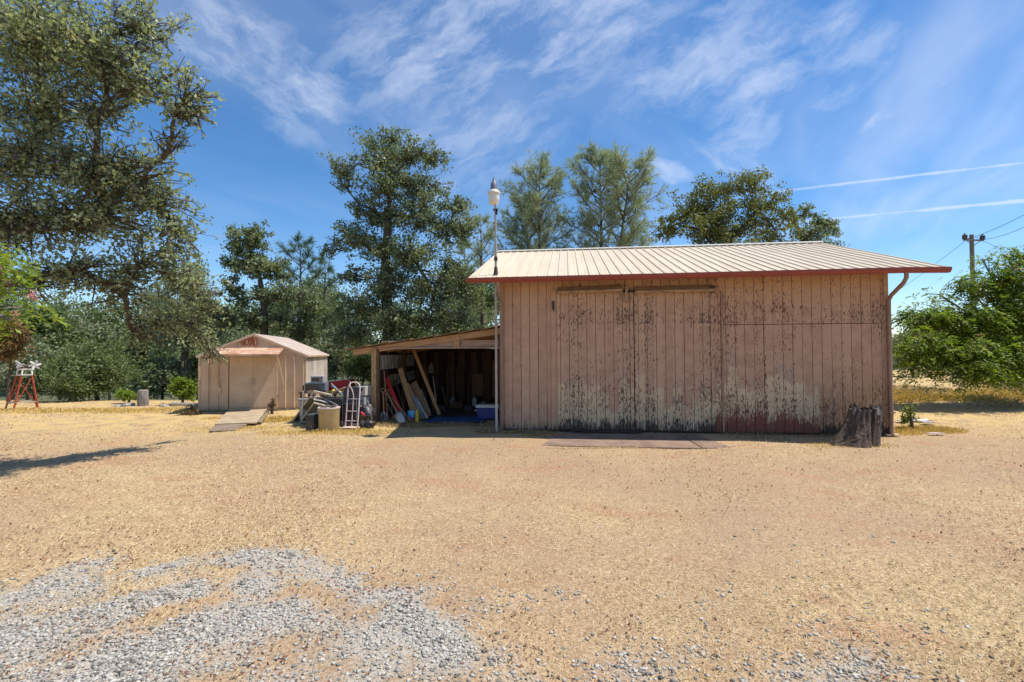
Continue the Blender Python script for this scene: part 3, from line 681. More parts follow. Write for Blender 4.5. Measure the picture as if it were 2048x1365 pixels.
# slab at the doors
slab = thing('door_slab', 'worn brownish concrete slab in front of the barn doors', 'slab', bl(3.0, -.85), YAW)
for i, (a, e, a2, e2, zt) in enumerate(((-1.95, 1.12, -1.62, 1.02, .016), (1.135, 1.70, 1.035, 1.42, .022))):
    n_ = 14; rg = np.random.RandomState(i); fr_e = [(a+(e-a)*k/n_, -.88+.05*rg.rand()-.03) for k in range(n_+1)]
    MB().prism(fr_e+[(e2, .66), (a2, .66)], -.12, zt-.012, 2).build('paver', 'concrete', slab, bevel=.01)
MB().box((-.55, .72, .05), (1.6, .12, .03), (.05, .01, .0)).build('threshold_board', 'dark_trim', slab)

# ------------------------------------------------------------------ lean-to
lt = thing('lean_to', 'open lean-to with sloping board roof on the barn left side', 'lean-to', (-.28, 11.47, 0), YAW)
LS, LD0, LD1 = -3.5, 1.0, 6.2
def rz_(s): return 2.50+.137*s          # top of the front rafter
mb = MB(); mb.prism([(s, z) for s, z in ((-4.1, rz_(-4.1)), (-.02, rz_(0)), (-.02, rz_(0)-.17), (-4.1, rz_(-4.1)-.15))], LD0-.03, LD0+.02, 1); mb.build('rafter', 'beam_wood', lt, bevel=.005)
for d in (2.2, 3.4, 4.6): MB().prism([(-4.1, rz_(-4.1)), (-.02, rz_(0)), (-.02, rz_(0)-.14), (-4.1, rz_(-4.1)-.14)], d, d+.04, 1).build('rafter', 'beam_wood', lt)
part('header_beam', 'beam_pink', lt, (-3.34, LD0+.03, 1.99), (-.02, LD0+.07, 2.17)); part('header_ledge', 'beam_pink', lt, (-3.36, LD0-.06, 1.955), (-.02, LD0+.10, 1.988), .004)
part('king_post', 'beam_wood', lt, (-1.36, LD0-.045, 1.99), (-1.20, LD0+.028, 2.28), .004)
part('front_post', 'post_wood', lt, (-3.57, LD0-.09, -.05), (-3.43, LD0+.05, 1.99), .01); part('post_side_board', 'inner_wood', lt, (-3.425, LD0-.06, -.05), (-3.37, LD0+.05, 1.95), .004)
for s, d in ((-3.5, 3.3), (-3.5, 5.5), (-.12, 1.05)): part('post', 'inner_wood', lt, (s-.06, d-.06, -.05), (s+.06, d+.06, 1.95 if s < -1 else 2.3))
# roof sheets, lapped and uneven
sx = -4.32; rr = random.Random(9); i = 0
while sx < -.1:
    wd = .62+rr.random()*.12; e = min(sx+wd, -.03); z0, z1 = rz_(sx)+.012, rz_(e)+.045
    f0 = LD0-.10-rr.random()*.09
    rs_ = MB().add([(sx, f0, z0), (e, f0-.02, z1), (e, LD1+.2, z1), (sx, LD1+.2, z0), (sx, f0, z0+.022), (e, f0-.02, z1+.022), (e, LD1+.2, z1+.022), (sx, LD1+.2, z0+.022)],
             [(3, 2, 1, 0), (4, 5, 6, 7), (0, 1, 5, 4), (1, 2, 6, 5), (2, 3, 7, 6), (3, 0, 4, 7)]).build('roof_board', 'roof_board', lt)
    sx = e-.05 if e < -.03 else 0
# walls: boards standing side by side
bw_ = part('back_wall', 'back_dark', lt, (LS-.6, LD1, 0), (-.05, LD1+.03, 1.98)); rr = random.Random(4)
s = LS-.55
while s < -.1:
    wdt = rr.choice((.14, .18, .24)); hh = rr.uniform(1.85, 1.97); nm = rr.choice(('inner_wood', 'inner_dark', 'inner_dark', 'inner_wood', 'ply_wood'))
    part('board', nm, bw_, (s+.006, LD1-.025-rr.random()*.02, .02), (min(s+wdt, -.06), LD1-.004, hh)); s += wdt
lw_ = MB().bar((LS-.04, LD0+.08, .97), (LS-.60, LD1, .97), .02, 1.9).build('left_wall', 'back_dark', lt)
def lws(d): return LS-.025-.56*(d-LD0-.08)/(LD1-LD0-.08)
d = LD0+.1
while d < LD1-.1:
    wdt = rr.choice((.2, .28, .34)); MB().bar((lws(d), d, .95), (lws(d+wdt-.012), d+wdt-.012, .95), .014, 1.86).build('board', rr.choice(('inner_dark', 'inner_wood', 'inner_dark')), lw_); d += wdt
def slat(d, wd, z0, z1, mat, lean=.0):
    MB().add([(lws(q)+.03+o_, q+(lean if z == z0 else 0), z) for q in (d, d+wd) for z in (z0, z1) for o_ in (0, .025)], [(0, 1, 3, 2), (4, 6, 7, 5), (0, 4, 5, 1), (2, 3, 7, 6), (0, 2, 6, 4), (1, 5, 7, 3)]).build('slat', mat, lw_)
for i in range(13):
    d = 1.16+.365*i; slat(d, .11, 1.38, 1.79, 'slat_white', .08); slat(d+.145, .09, 1.385, 1.785, 'slat_white' if i not in (4, 6) else 'slat_yellow', .08)
for i in range(7): slat(3.0+.44*i, .26, .87, 1.20, 'slat_white', .04)
slat(2.45, .42, .84, 1.20, 'slat_yellow', .03)
for (d, z, r) in ((2.75, 1.12, .03), (2.73, .92, .03), (2.53, .90, .012), (2.53, .98, .012), (2.55, 1.14, .012)): MB().tube([(lws(d)+.054, d, z), (lws(d)+.06, d, z)], r, 8).build('hole', 'black_plastic', lw_)
MB().bar((lws(1.1)+.06, 1.1, 1.36), (lws(5.9)+.06, 5.9, 1.36), .05, .03).build('shelf_rail', 'dark_trim', lw_); MB().bar((lws(1.1)+.06, 1.1, 1.81), (lws(5.9)+.06, 5.9, 1.81), .05, .03).build('shelf_rail', 'dark_trim', lw_)
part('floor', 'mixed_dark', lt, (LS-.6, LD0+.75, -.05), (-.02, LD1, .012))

# ---- things inside the lean-to (barn coordinates)
def inb(name, label, cat, s, d, z=0.0, rz=0.0, group=None, rot=None):
    r = rot or (0, 0, rz); return thing(name, label, cat, bl(s, d, z), 0, group, (r[0], r[1], r[2]+YAW))
def lean_bar(name, label, cat, p0, p1, w_, th, mat, group=None, round_=False, up=(0, 1, 0)):
    a, e = bl(*p0), bl(*p1)
    mb = MB(); q = e-a
    if round_: mb.tube([(0, 0, 0), q*.5, q], w_/2, 8)
    else: mb.bar((0, 0, 0), q, w_, th, up)
    o = mb.build(name, mat, bevel=0 if round_ else .004); o.location = a; return tag(o, label, cat, group)
def bs(px, py, d):
    """barn coordinates of the point seen at a pixel, d metres behind the barn front"""
    r = ray(px, py); n_ = Vector((-math.sin(YAW), math.cos(YAW), 0)); o_ = Vector((-.28, 11.47, 0))+n_*d-Vector((0, 0, EYE))
    p = r*(n_.dot(o_)/n_.dot(r)); p = p+Vector((0, 0, EYE))-Vector((-.28, 11.47, 0))
    return (p.x*math.cos(YAW)+p.y*math.sin(YAW), -p.x*math.sin(YAW)+p.y*math.cos(YAW), max(p.z, .012))
lean_bar('timber', 'long round-edged timber leaning from lean-to rafter to floor', 'timber', bs(879, 830, 2.0), bs(828, 702, 2.25), .09, .05, 'board_wood')
lean_bar('plank_board', 'tan plank leaning below the upper shelf beside wide boards', 'plank', bs(826, 822, 1.55), bs(800, 737, 1.85), .14, .03, 'board_wood')
lean_bar('plank_board', 'widest brown shelf board leaning behind the metal channels', 'plank', bs(852, 836, 1.75), bs(822, 768, 2.1), .34, .03, 'ply_wood')
lean_bar('plank_board', 'narrow brown plank leaning in front of the wide shelf board', 'plank', bs(841, 838, 1.5), bs(812, 768, 1.8), .16, .025, 'board_wood')
lean_bar('metal_channel', 'upper grey metal channel leaning on the brown boards', 'metal channel', bs(855, 837, 1.45), bs(831, 794, 1.65), .05, .03, 'steel')
lean_bar('metal_channel', 'lower grey metal channel leaning on the brown boards', 'metal channel', bs(848, 838, 1.42), bs(826, 791, 1.6), .06, .02, 'blue_grey')
lean_bar('pvc_pipe', 'short pale pipe leaning behind the brown boards', 'pipe', bs(860, 825, 2.4), bs(842, 780, 2.7), .05, .05, 'slat_white', round_=True)
lean_bar('wall_stud', 'pinkish board standing against lean-to back wall', 'board', (-1.02, 6.02, .2), (-1.02, 6.12, 1.55), .26, .03, 'ply_wood')
lean_bar('broom_stick', 'thin pale stick leaning in the dark lean-to corner', 'stick', bs(893, 815, 4.6), bs(884, 773, 5.2), .03, .03, 'cream_wood', round_=True)
lean_bar('broom_stick', 'thin upright brown stick in the dark lean-to corner', 'stick', bs(895, 815, 4.8), bs(894, 740, 5.3), .03, .03, 'handle_wood', round_=True)
rb = lean_bar('red_bar', 'bright red metal bar leaning inside the lean-to post', 'bar', bs(802, 826, 1.3), bs(772, 756, 1.5), .10, .05, 'red_bright')
# digging tools at the post
def tool(label, foot, head, blade, mat='handle_wood'):
    a, e = bl(*foot), bl(*head); q = e-a
    o = thing('shovel' if blade == 'scoop' else 'garden_tool', label, 'shovel' if blade == 'scoop' else 'tool', a)
    dn = q.normalized(); sd = Vector((math.cos(YAW), math.sin(YAW), 0)); sd = (sd-dn*sd.dot(dn)).normalized(); fr = dn.cross(sd)
    L0 = .28 if blade == 'scoop' else .24
    MB().tube([dn*L0, q*.5+fr*.01, q-dn*.09], .018, 8).build('handle', mat, o, True)
    MB().tube([q-dn*.10, q-dn*.06-sd*.055, q-sd*.062, q+sd*.062, q-dn*.06+sd*.055, q-dn*.10], .014, 6).build('grip', mat, o, True)
    if blade == 'scoop':
        mb = MB(); vs = []; rows = ((0, .10), (.10, .135), (.24, .14), (.34, .12))
        for (k, hw) in rows:
            for j in range(5):
                a_ = (j-2)/2; vs.append(dn*k+sd*(hw*a_)-fr*(.045*(1-a_*a_)))
        fs = [(i*5+j, i*5+j+1, (i+1)*5+j+1, (i+1)*5+j) for i in range(3) for j in range(4)]
        mb.add(vs, fs); ob = mb.build('blade', 'steel', o, True); sm = ob.modifiers.new('thick', 'SOLIDIFY'); sm.thickness = .006
        MB().tube([dn*.26-fr*.01, dn*.42], [.03, .021], 8).build('socket', 'steel', o, True)
    else:
        mb = MB()
        for j in range(4):
            k = (j-1.5)*.05; mb.tube([dn*.24+sd*k*.3, dn*.19+sd*k, sd*k-fr*.02], [.010, .010, .005], 6)
        mb.build('tines', 'steel', o, True)
    return o
tool('digging fork with long brown handle standing against the post', bs(768, 843, .92), bs(766, 778, 1.05), 'fork')
tool('square shovel with broad rusty blade resting at the lean-to opening', bs(806, 848, .80), bs(772, 782, 1.15), 'scoop')
lean_bar('tool_handle', 'weathered wooden handle leaning across the shovel', 'handle', bs(821, 842, .95), bs(784, 796, 1.25), .035, .035, 'handle_wood', round_=True)
lean_bar('tool_handle', 'pale steel rod leaning beside the shovel handle', 'rod', bs(800, 838, 1.05), bs(774, 788, 1.3), .025, .025, 'steel', round_=True)
lean_bar('tool_handle', 'dark thin handle crossing behind the digging fork', 'handle', bs(793, 845, .98), bs(769, 796, 1.1), .03, .03, 'inner_wood', round_=True)
bg_ = inb('snack_bag', 'shiny blue printed bag with purple stripe beside shovel', 'bag', *bs(822, 838, 1.18)[:2], 0)
mb = MB(); vs = []
for k, (z, hw, hd_) in enumerate(((0, .085, .035), (.05, .095, .05), (.14, .095, .055), (.22, .09, .03), (.25, .095, .006))):
    for j in range(8):
        a_ = j*math.pi/4; vs.append((hw*math.cos(a_), hd_*math.sin(a_), z+.06))
mb.add(vs, [(i*8+j, i*8+(j+1) % 8, (i+1)*8+(j+1) % 8, (i+1)*8+j) for i in range(4) for j in range(8)]+[tuple(range(8)), tuple(range(32, 40))]); mb.build('pouch', 'bag_blue', bg_, True)
MB().lathe([(.097, .075), (.099, .11), (.097, .135)], 10).build('stripe', 'purple', bg_, True)
ye = inb('yellow_jug', 'narrow yellow plastic jug standing beside the blue bag', 'jug', *bs(834, 838, 1.22)[:2], 0, .3)
MB().box((0, 0, .15), (.09, .12, .30)).build('body', 'yellow', ye, bevel=.02); MB().lathe([(.022, .30), (.022, .34)], 10).build('cap', 'yellow', ye)
co = inb('cooler', 'blue cooler chest with white lid inside lean-to', 'cooler', *bs(977, 829, 1.95)[:2], .02)
MB().prism([(-.28, 0), (.28, 0), (.31, .30), (-.31, .30)], -.19, .19, 1).build('body', 'cooler_blue', co, bevel=.02)
MB().box((0, 0, .345), (.65, .42, .08)).build('lid', 'white_paint', co, bevel=.018)
MB().tube([(-.315, -.1, .24), (-.36, -.1, .22), (-.36, .1, .22), (-.315, .1, .24)], .012, 6).build('handle', 'white_paint', co)
cp = inb('cap', 'dark cap with pale trim lying on the cooler lid', 'cap', *bs(968, 795, 1.9)[:2], .41, .4)
MB().lathe([(.11, 0), (.115, .04), (.09, .09), (.03, .115)], 14).build('crown', 'black_plastic', cp, True); MB().prism([(-.10, -.19), (.10, -.19), (.11, -.08), (-.11, -.08)], .002, .014, 2).build('peak', 'white_paint', cp, bevel=.004)
for (a, e, w_, mt, nm, lab, rd_k) in (
    ((776, 842, 1.05), (768, 742, 1.2), .03, 'handle_wood', 'tool_handle', 'upright brown handle just inside the lean-to post', True),
    ((786, 838, 1.4), (777, 752, 1.7), .025, 'steel', 'steel_rod', 'thin steel rod behind the red bar', True),
    ((812, 832, 1.9), (790, 760, 2.3), .05, 'inner_wood', 'lath', 'dark lath leaning between red bar and tan plank', False),
    ((868, 826, 2.8), (852, 738, 3.3), .04, 'inner_wood', 'lath', 'dark thin lath leaning behind the long timber', False),
    ((874, 822, 3.4), (866, 752, 3.8), .03, 'slat_white', 'lath', 'pale thin strip leaning right of the dark lath', False),
    ((908, 812, 4.8), (903, 735, 5.6), .05, 'ply_wood', 'lath', 'reddish strip standing near the lean-to back wall', False),
    ((936, 812, 5.0), (940, 738, 5.8), .06, 'inner_wood', 'lath', 'wide dark strip standing left of the brown panel', False)):
    lean_bar(nm, lab, 'rod' if nm == 'steel_rod' else ('handle' if nm == 'tool_handle' else 'lath'), bs(*a), bs(*e), w_, .02, mt, round_=rd_k)
for i, (px, py, d, sz, mt, lab) in enumerate(((884, 826, 3.6, .22, 'mixed_dark', 'dark box on lean-to floor behind the timber foot'), (915, 818, 4.4, .26, 'inner_wood', 'brown wooden crate near the lean-to back wall'), (935, 822, 3.8, .18, 'dark_grey', 'small grey box left of the cooler'))):
    p = bs(px, py, d); o = thing('storage_box', lab, 'box', bl(p[0], d, .012), YAW+.2*i); MB().box((0, 0, sz*.4), (sz*1.3, sz, sz*.8)).build('body', mt, o, bevel=.01); MB().box((0, 0, sz*.82), (sz*1.36, sz*1.06, .02)).build('lid', mt, o, bevel=.006)
# tarp lying on the floor, slightly rumpled
tp = bs(918, 832, 1.6); rg = np.random.RandomState(2)
xs_, ys_ = np.meshgrid(np.linspace(-.85, .75, 24), np.linspace(-.55, .75, 18))
zs_ = .03+.012*np.sin(xs_*9+ys_*4)+.010*np.sin(ys_*13-xs_*5)+.004*rg.rand(*xs_.shape)
ii = np.arange(24*18).reshape(18, 24); ff = np.stack([ii[:-1, :-1].ravel(), ii[:-1, 1:].ravel(), ii[1:, 1:].ravel(), ii[1:, :-1].ravel()], 1)
o = link('tarp', np_mesh('tarp', np.stack([xs_.ravel()+.12*ys_.ravel(), ys_.ravel(), zs_.ravel()], 1), ff, 'tarp_blue', True)); o.location = bl(tp[0], tp[1], .0); o.rotation_euler = (0, 0, YAW+.1)
o.modifiers.new('thick', 'SOLIDIFY').thickness = .003
tag(o, 'rumpled blue tarp spread on the lean-to floor', 'tarp')
bh = inb('birdhouse', 'small pale pointed birdhouse hanging on lean-to back wall', 'birdhouse', *bs(863, 747, 5.9)[:2], bs(863, 747, 5.9)[2])
MB().prism([(-.09, 0), (.09, 0), (.09, .22), (0, .42), (-.09, .22)], -.07, .07, 1).build('body', 'cream_wood', bh); MB().tube([(0, -.078, .15), (0, -.071, .15)], .025, 10).build('hole', 'black_plastic', bh)
for i, (px, py, nm, lab) in enumerate(((905, 806, 'beige_plastic', 'pale jar standing on lean-to floor near back wall'), (949, 804, 'white_paint', 'round white jug standing left of the cooler'))):
    p = bs(px, py, 4.9); o = MB().lathe([(.07, 0), (.085, .02), (.085, .2), (.06, .25), (.04, .27), (.04, .31)], 12).build('jar', nm, None, True); o.location = bl(p[0], p[1], .02); tag(o, lab, 'jar')
for i, (px, py, d, w2, h2, mt, nm, lab) in enumerate(((920, 760, 6.1, .30, .9, 'inner_wood', 'hung_board', 'dark brown board hanging on back wall left of cooler'), (955, 770, 6.1, .42, .8, 'ply_wood', 'hung_board', 'brown panel hanging on lean-to back wall above the cooler'),
                                                  (975, 772, 6.1, .18, .9, 'inner_wood', 'hung_board', 'narrow board on back wall beside the barn corner'))):
    p = bs(px, py, d); o = MB().box((0, 0, 0), (w2, .03, h2)).build(nm, mt, None, bevel=.004); o.location = bl(p[0], d, max(p[2], h2/2+.1)); o.rotation_euler = (0, 0, YAW); tag(o, lab, 'board')

# ------------------------------------------------------------------ garden shed
SY = R_(12.5)
shed = thing('garden_shed', 'tan metal garden shed with rust-streaked gable and open awning', 'shed', (-9.85, 15.25, .05), SY)
SWD, SDP, SE, SP = 3.12, 4.5, 1.74, 2.42
m, t, b = newmat('shed_paint')
tcn = nd(t, 'ShaderNodeTexCoord', None, object=shed); v = tcn.outputs['Object']; a1, a2, a3 = SEP(t, v)
n1 = NOISE(t, v, 2.2, 5, .6); n2 = NOISE(t, VSCALE(t, v, (9, 9, 1.3)), 1.5, 4, .6)
c = MIX(t, STEP(t, n1, .35, .68), (.60, .44, .30), (.52, .365, .235))
c = MIX(t, M(t, 'MULTIPLY', STEP(t, n2, .56, .72), .35), c, (.36, .235, .14))
rx_ = M(t, 'SUBTRACT', 1.0, STEP(t, M(t, 'ABSOLUTE', M(t, 'SUBTRACT', a1, 1.42)), .1, .52))
rz2 = M(t, 'MULTIPLY', STEP(t, M(t, 'ADD', a3, M(t, 'MULTIPLY', n2, .35)), 2.13, 2.3), M(t, 'SUBTRACT', 1.0, STEP(t, a3, 2.3, 2.42)))
rust = M(t, 'MULTIPLY', M(t, 'MULTIPLY', rx_, rz2), STEP(t, NOISE(t, VSCALE(t, v, (9, 9, 2.0)), 2.2, 5, .65), .36, .50))
c = MIX(t, rust, c, (.27, .07, .02))
ft = M(t, 'SUBTRACT', 1.0, STEP(t, M(t, 'ADD', a3, M(t, 'MULTIPLY', n2, .25)), .12, .3)); c = MIX(t, M(t, 'MULTIPLY', ft, .45), c, (.30, .16, .08))
setin(t, b, 'Base Color', c); b.inputs['Roughness'].default_value = .55
setin(t, b, 'Normal', nd(t, 'ShaderNodeBump', {'Strength': .12, 'Distance': .01, 'Height': n1}).outputs[0])
basic('shed_side', (.60, .56, .50), .5, (.38, .32, .27), 2, (1, 1, .4), .08, 0, .4)
# ribbed walls
def ribbed(x0, x1, z0, z1, y_, pitch, dep, mat, name, parent):
    mb = MB(); xs = [x0]
    k = x0
    while k+pitch < x1:
        xs += [k+pitch-.045, k+pitch-.030, k+pitch-.012, k+pitch]; k += pitch
    xs.append(x1); ofs = []
    for i in range(len(xs)): ofs.append(-dep if i % 4 in (2, 3) and 0 < i < len(xs)-1 else 0)
    vs = [(x_, y_+o_, z) for z in (z0, z1) for x_, o_ in zip(xs, ofs)]; k = len(xs)
    mb.add(vs, [(i, i+1, i+1+k, i+k) for i in range(k-1)]); ob = mb.build(name, mat, parent); sm = ob.modifiers.new('thick', 'SOLIDIFY'); sm.thickness = .012; sm.offset = 1 if False else 0; return ob
ribbed(.0, .84, .02, SE, 0, .28, .045, 'shed_paint', 'front_panel', shed); ribbed(2.27, SWD, .02, SE, 0, .27, .045, 'shed_paint', 'front_panel', shed)
part('core_wall', 'shed_paint', shed, (.84, .0, SE-.10), (2.27, .02, SE)); part('door_sill', 'tan_trim', shed, (.84, -.02, .0), (2.27, .03, .05))
MB().prism([(.0, SE), (SWD, SE), (SWD/2, SP-.02)], -.012, .012, 1).build('gable', 'shed_paint', shed)
side = MB(); k = 0.0; pts = []
while k < SDP-.01: pts += [(k, 0), (k+.10, 0), (k+.115, .022), (k+.135, .022)]; k += .15
kk = len(pts); side.add([(SWD+o_, q, z) for z in (.02, SE) for q, o_ in pts], [(i, i+1, i+1+kk, i+kk) for i in range(kk-1)]); side.build('side_wall', 'shed_side', shed)
part('side_wall', 'shed_paint', shed, (-.01, .01, .02), (.01, SDP, SE)); part('back_wall', 'shed_paint', shed, (.01, SDP-.02, .02), (SWD, SDP, SE))
for s in (0, SWD): part('corner_trim', 'tan_trim', shed, (s-.03, -.025, .02), (s+.03, .03, SE), .004)
for (a, e, yo) in ((.86, 1.558, -.005), (1.562, 2.25, -.018)):
    dr = part('door', 'shed_paint', shed, (a, yo-.018, .055), (e, yo, SE-.02), .006)
    hx = 1.558-.05 if a < 1 else 1.562+.05
    MB().tube([(hx, yo-.018, .82), (hx, yo-.06, .84), (hx, yo-.06, .98), (hx, yo-.018, 1.0)], .011, 8).build('handle', 'steel', dr, True)
for s in (.80, 2.26): part('door_frame', 'tan_trim', shed, (s-.035, -.04, .05), (s+.035, -.0, SE), .005)
part('vent', 'vent_grey', shed, (1.98, -.022, SE+.20), (2.13, -.012, SE+.27)); part('vent', 'vent_grey', shed, (2.16, -.022, SE+.20), (2.31, -.012, SE+.27))
# roof of narrow metal strips
rf = thing_roof = MB().prism([(-.03, SE+.0), (SWD/2, SP-.01), (SWD+.03, SE+.0), (SWD/2, SP-.05)], .02, SDP, 1).build('roof', 'tan_trim', shed)
slp = math.atan2(SP-SE, SWD/2); rl = math.hypot(SP-SE, SWD/2)+.10; ns = 18; pw = (SDP+.12)/ns
mb = MB(); pr = [(0, 0), (pw-.05, 0), (pw-.035, .022), (pw-.012, .022), (pw+.003, 0)]; kk = len(pr)
mb.add([(0, a, z) for a, z in pr]+[(rl, a, z) for a, z in pr], [(i, i+1, i+1+kk, i+kk) for i in range(kk-1)])
rpm = mb.mesh('roof_strip', 'shed_roof')
for i in range(ns):
    o = link('roof_strip', rpm, rf, (SWD/2, -.055+i*pw, SP+.012)); o.rotation_euler = (0, slp, 0)
    o = link('roof_strip', rpm, rf, (SWD/2, -.055+(i+1)*pw, SP+.012)); o.rotation_euler = (0, slp, math.pi)
for sg in (-1, 1):
    MB().bar((SWD/2, -.045, SP-.01), (SWD/2+sg*(SWD/2+.08), -.045, SE-.045), .02, .07).build('rake_trim', 'tan_trim', rf)
part('eave_trim', 'tan_trim', rf, (SWD+.05, -.05, SE-.06), (SWD+.09, SDP, SE-.01))
# awning with two side struts
aw = MB(); aw.add([(.52, -.015, SE+.24), (2.46, -.015, SE+.24), (2.44, -.76, SE+.03), (.50, -.76, SE+.03)], [(0, 1, 2, 3)])
ao = aw.build('awning', 'rust_metal', shed); ao.modifiers.new('thick', 'SOLIDIFY').thickness = .014
mb = MB().bar((.50, -.77, SE+.015), (2.44, -.77, SE+.015), .02, .045).bar((2.45, -.01, SE+.225), (2.45, -.76, SE+.012), .02, .045).bar((.51, -.01, SE+.225), (.51, -.76, SE+.012), .02, .045); mb.build('awning_rim', 'rust_metal', ao)
for s in (.52, 2.42): MB().bar((s, -.70, SE+.02), (s+.06, -.03, .74), .035, .03, (1, 0, 0)).build('strut', 'tan_trim', shed)
for s in (.58, 2.48): part('strut_plate', 'tan_trim', shed, (s-.05, -.045, .50), (s+.05, -.029, .74))
# skids
for (a, e) in ((.05, .95), (2.2, 3.05)):
    part('skid', 'skid_wood', shed, (a, -.05, -.14), (e, .12, .0), .01)
part('floor', 'skid_wood', shed, (.02, .0, -.03), (SWD-.02, SDP, .02))
def sh(s, d, z=0.0):
    return Vector((-9.85, 15.25, 0)) + Vector((s*math.cos(SY)-d*math.sin(SY), s*math.sin(SY)+d*math.cos(SY), z))
def plate(name, label, cat, pts, th, mat, bevel=.006):
    """a thick board through four corner points"""
    c0 = sum((Vector(p) for p in pts), Vector())/4; ps = [Vector(p)-c0 for p in pts]; nrm = (ps[1]-ps[0]).cross(ps[2]-ps[0]).normalized()
    if nrm.z < 0: nrm = -nrm
    o = MB().add(ps+[p-nrm*th for p in ps], [(0, 1, 2, 3), (7, 6, 5, 4), (0, 4, 5, 1), (1, 5, 6, 2), (2, 6, 7, 3), (3, 7, 4, 0)]).build(name, mat, None, bevel=bevel); o.location = c0; return tag(o, label, cat)
def gp(px, py, z): return G(px, py, z)
ra, rb_, rc, rd = AT(455, 822, 15.2), AT(534, 818, 15.55), gp(513, 845, .07), gp(430, 848, .07)
plate('ramp', 'weathered plywood ramp sloping up to the shed doors', 'ramp', (rd, rc, rb_, ra), .04, 'ramp_ply')
plate('ramp_board', 'mossy old board on the ground below the plywood ramp', 'board', (gp(418, 862, .02), gp(470, 861, .02), gp(494, 848, .045), gp(432, 849, .045)), .035, 'ramp_old')
plate('plank_board', 'narrow pale plank along the right edge of ramp', 'plank', (gp(515, 844, .05), gp(523, 844, .05), AT(540, 821, 15.3), AT(534, 822, 15.3)), .04, 'skid_wood')

# ------------------------------------------------------------------ junk between shed and lean-to
def onG(px, py): p = G(px, py); return (p.x, p.y, gz(p.x, p.y))
def boxthing(name, label, cat, px0, px1, py0, py1, Y, dep, mat, rz=0.0, bevel=.012, parts=None):
    """a case whose front fills a given rectangle at depth Y"""
    a, e = AT(px0, py1, Y), AT(px1, py0, Y); o = thing(name, label, cat, ((a.x+e.x)/2, Y, a.z), rz)
    wd, ht = e.x-a.x, e.z-a.z
    MB().box((0, dep/2, ht/2), (wd, dep, ht)).build('case', mat, o, bevel=bevel)
    return o, wd, ht
# table carrying the appliances (its top hides under them)
tb = thing('work_table', 'low dark table piled with appliances beside the shed', 'table', onG(655, 838))
tb.location = (-4.95, 13.0, 0)
zt = AT(630, 784, 13.0).z
MB().box((0, .22, zt-.02), (1.5, .6, .04)).build('top', 'inner_wood', tb)
for xx in (-.7, .7):
    for yy_ in (-.03, .47): MB().box((xx, yy_, (zt-.04)/2), (.05, .05, zt-.04)).build('leg', 'inner_wood', tb)
mw, wd, ht = boxthing('microwave', 'black microwave oven under the small toaster oven', 'microwave', 609, 650, 766, 784, 12.95, .36, 'blue_grey')
MB().box((-.07, -.008, ht*.5), (wd*.68, .016, ht*.74)).build('door', 'glass_dark', mw, bevel=.006)
MB().box((wd*.38, -.006, ht*.5), (wd*.18, .012, ht*.8)).build('control_panel', 'dark_grey', mw, bevel=.004)
for i in range(4): MB().box((wd*.38, -.015, ht*(.22+.16*i)), (wd*.11, .008, ht*.07)).build('button', 'grey_plastic', mw)
to, wd, ht = boxthing('toaster_oven', 'small grey toaster oven on top of the microwave', 'toaster oven', 621, 646, 752.5, 765.8, 12.98, .26, 'grey_plastic')
MB().box((-.03, -.006, ht*.5), (wd*.62, .012, ht*.62)).build('door', 'glass_dark', to, bevel=.005); MB().tube([(-.12, -.03, ht*.84), (.07, -.03, ht*.84)], .008, 6).build('handle', 'steel', to)
for zz in (.25, .55, .8): MB().tube([(wd*.40, -.02, ht*zz), (wd*.40, 0, ht*zz)], .016, 8).build('knob', 'dark_grey', to)
rd_ = thing('red_chest', 'bright red metal chest with sloping grey lid', 'chest', (AT(673, 787, 13.25).x, 13.25, AT(673, 787, 13.25).z))
MB().prism([(-.35, 0), (.36, 0), (.36, .38), (-.35, .28)], 0, .45, 1).build('body', 'red_bright', rd_, bevel=.008)
MB().bar((-.40, .22, .30), (.40, .22, .41), .52, .022).build('lid', 'aluminium', rd_, bevel=.004); MB().bar((.37, -.01, .0), (.37, -.01, .36), .02, .02, (0, 1, 0)).build('edge_strip', 'pink_steel', rd_)
bn = thing('storage_bin', 'grey plastic bin with lid beside the shed wall', 'bin', onG(612, 838))
bn.location = (-5.45, 13.05, 0)
MB().prism([(-.17, 0), (.17, 0), (.21, .60), (-.21, .60)], -.2, .2, 1).build('body', 'grey_plastic', bn, bevel=.02); MB().box((0, 0, .625), (.47, .47, .05)).build('lid', 'grey_plastic', bn, bevel=.015)
# window screens leaning
def frame_thing(label, c4, mat_f, mat_i, wdt=.045):
    c0 = sum((Vector(p) for p in c4), Vector())/4; ps = [Vector(p)-c0 for p in c4]
    o = thing('window_screen', label, 'window screen', c0)
    nrm = (ps[1]-ps[0]).cross(ps[2]-ps[0]).normalized()
    for i in range(4): MB().bar(ps[i], ps[(i+1) % 4], .025, wdt, nrm).build('frame_bar', mat_f, o)
    MB().add([p*.97 for p in ps]+[p*.97+nrm*.004 for p in ps], [(0, 1, 2, 3), (7, 6, 5, 4)]).build('mesh', mat_i, o); return o
frame_thing('large aluminium window screen leaning toward the shed', (G(586, 842), G(625, 838), AT(644, 801, 12.4), AT(619, 795, 12.4)), 'cream_wood', 'screen_mesh')
frame_thing('smaller window screen lying behind the large screen', (G(600, 846), G(632, 846), AT(652, 812, 12.2), AT(628, 806, 12.2)), 'cream_wood', 'screen_mesh', .035)
wp = thing('pole_pruner', 'white pole with black grip standing in front of bin', 'pole', onG(604, 845))
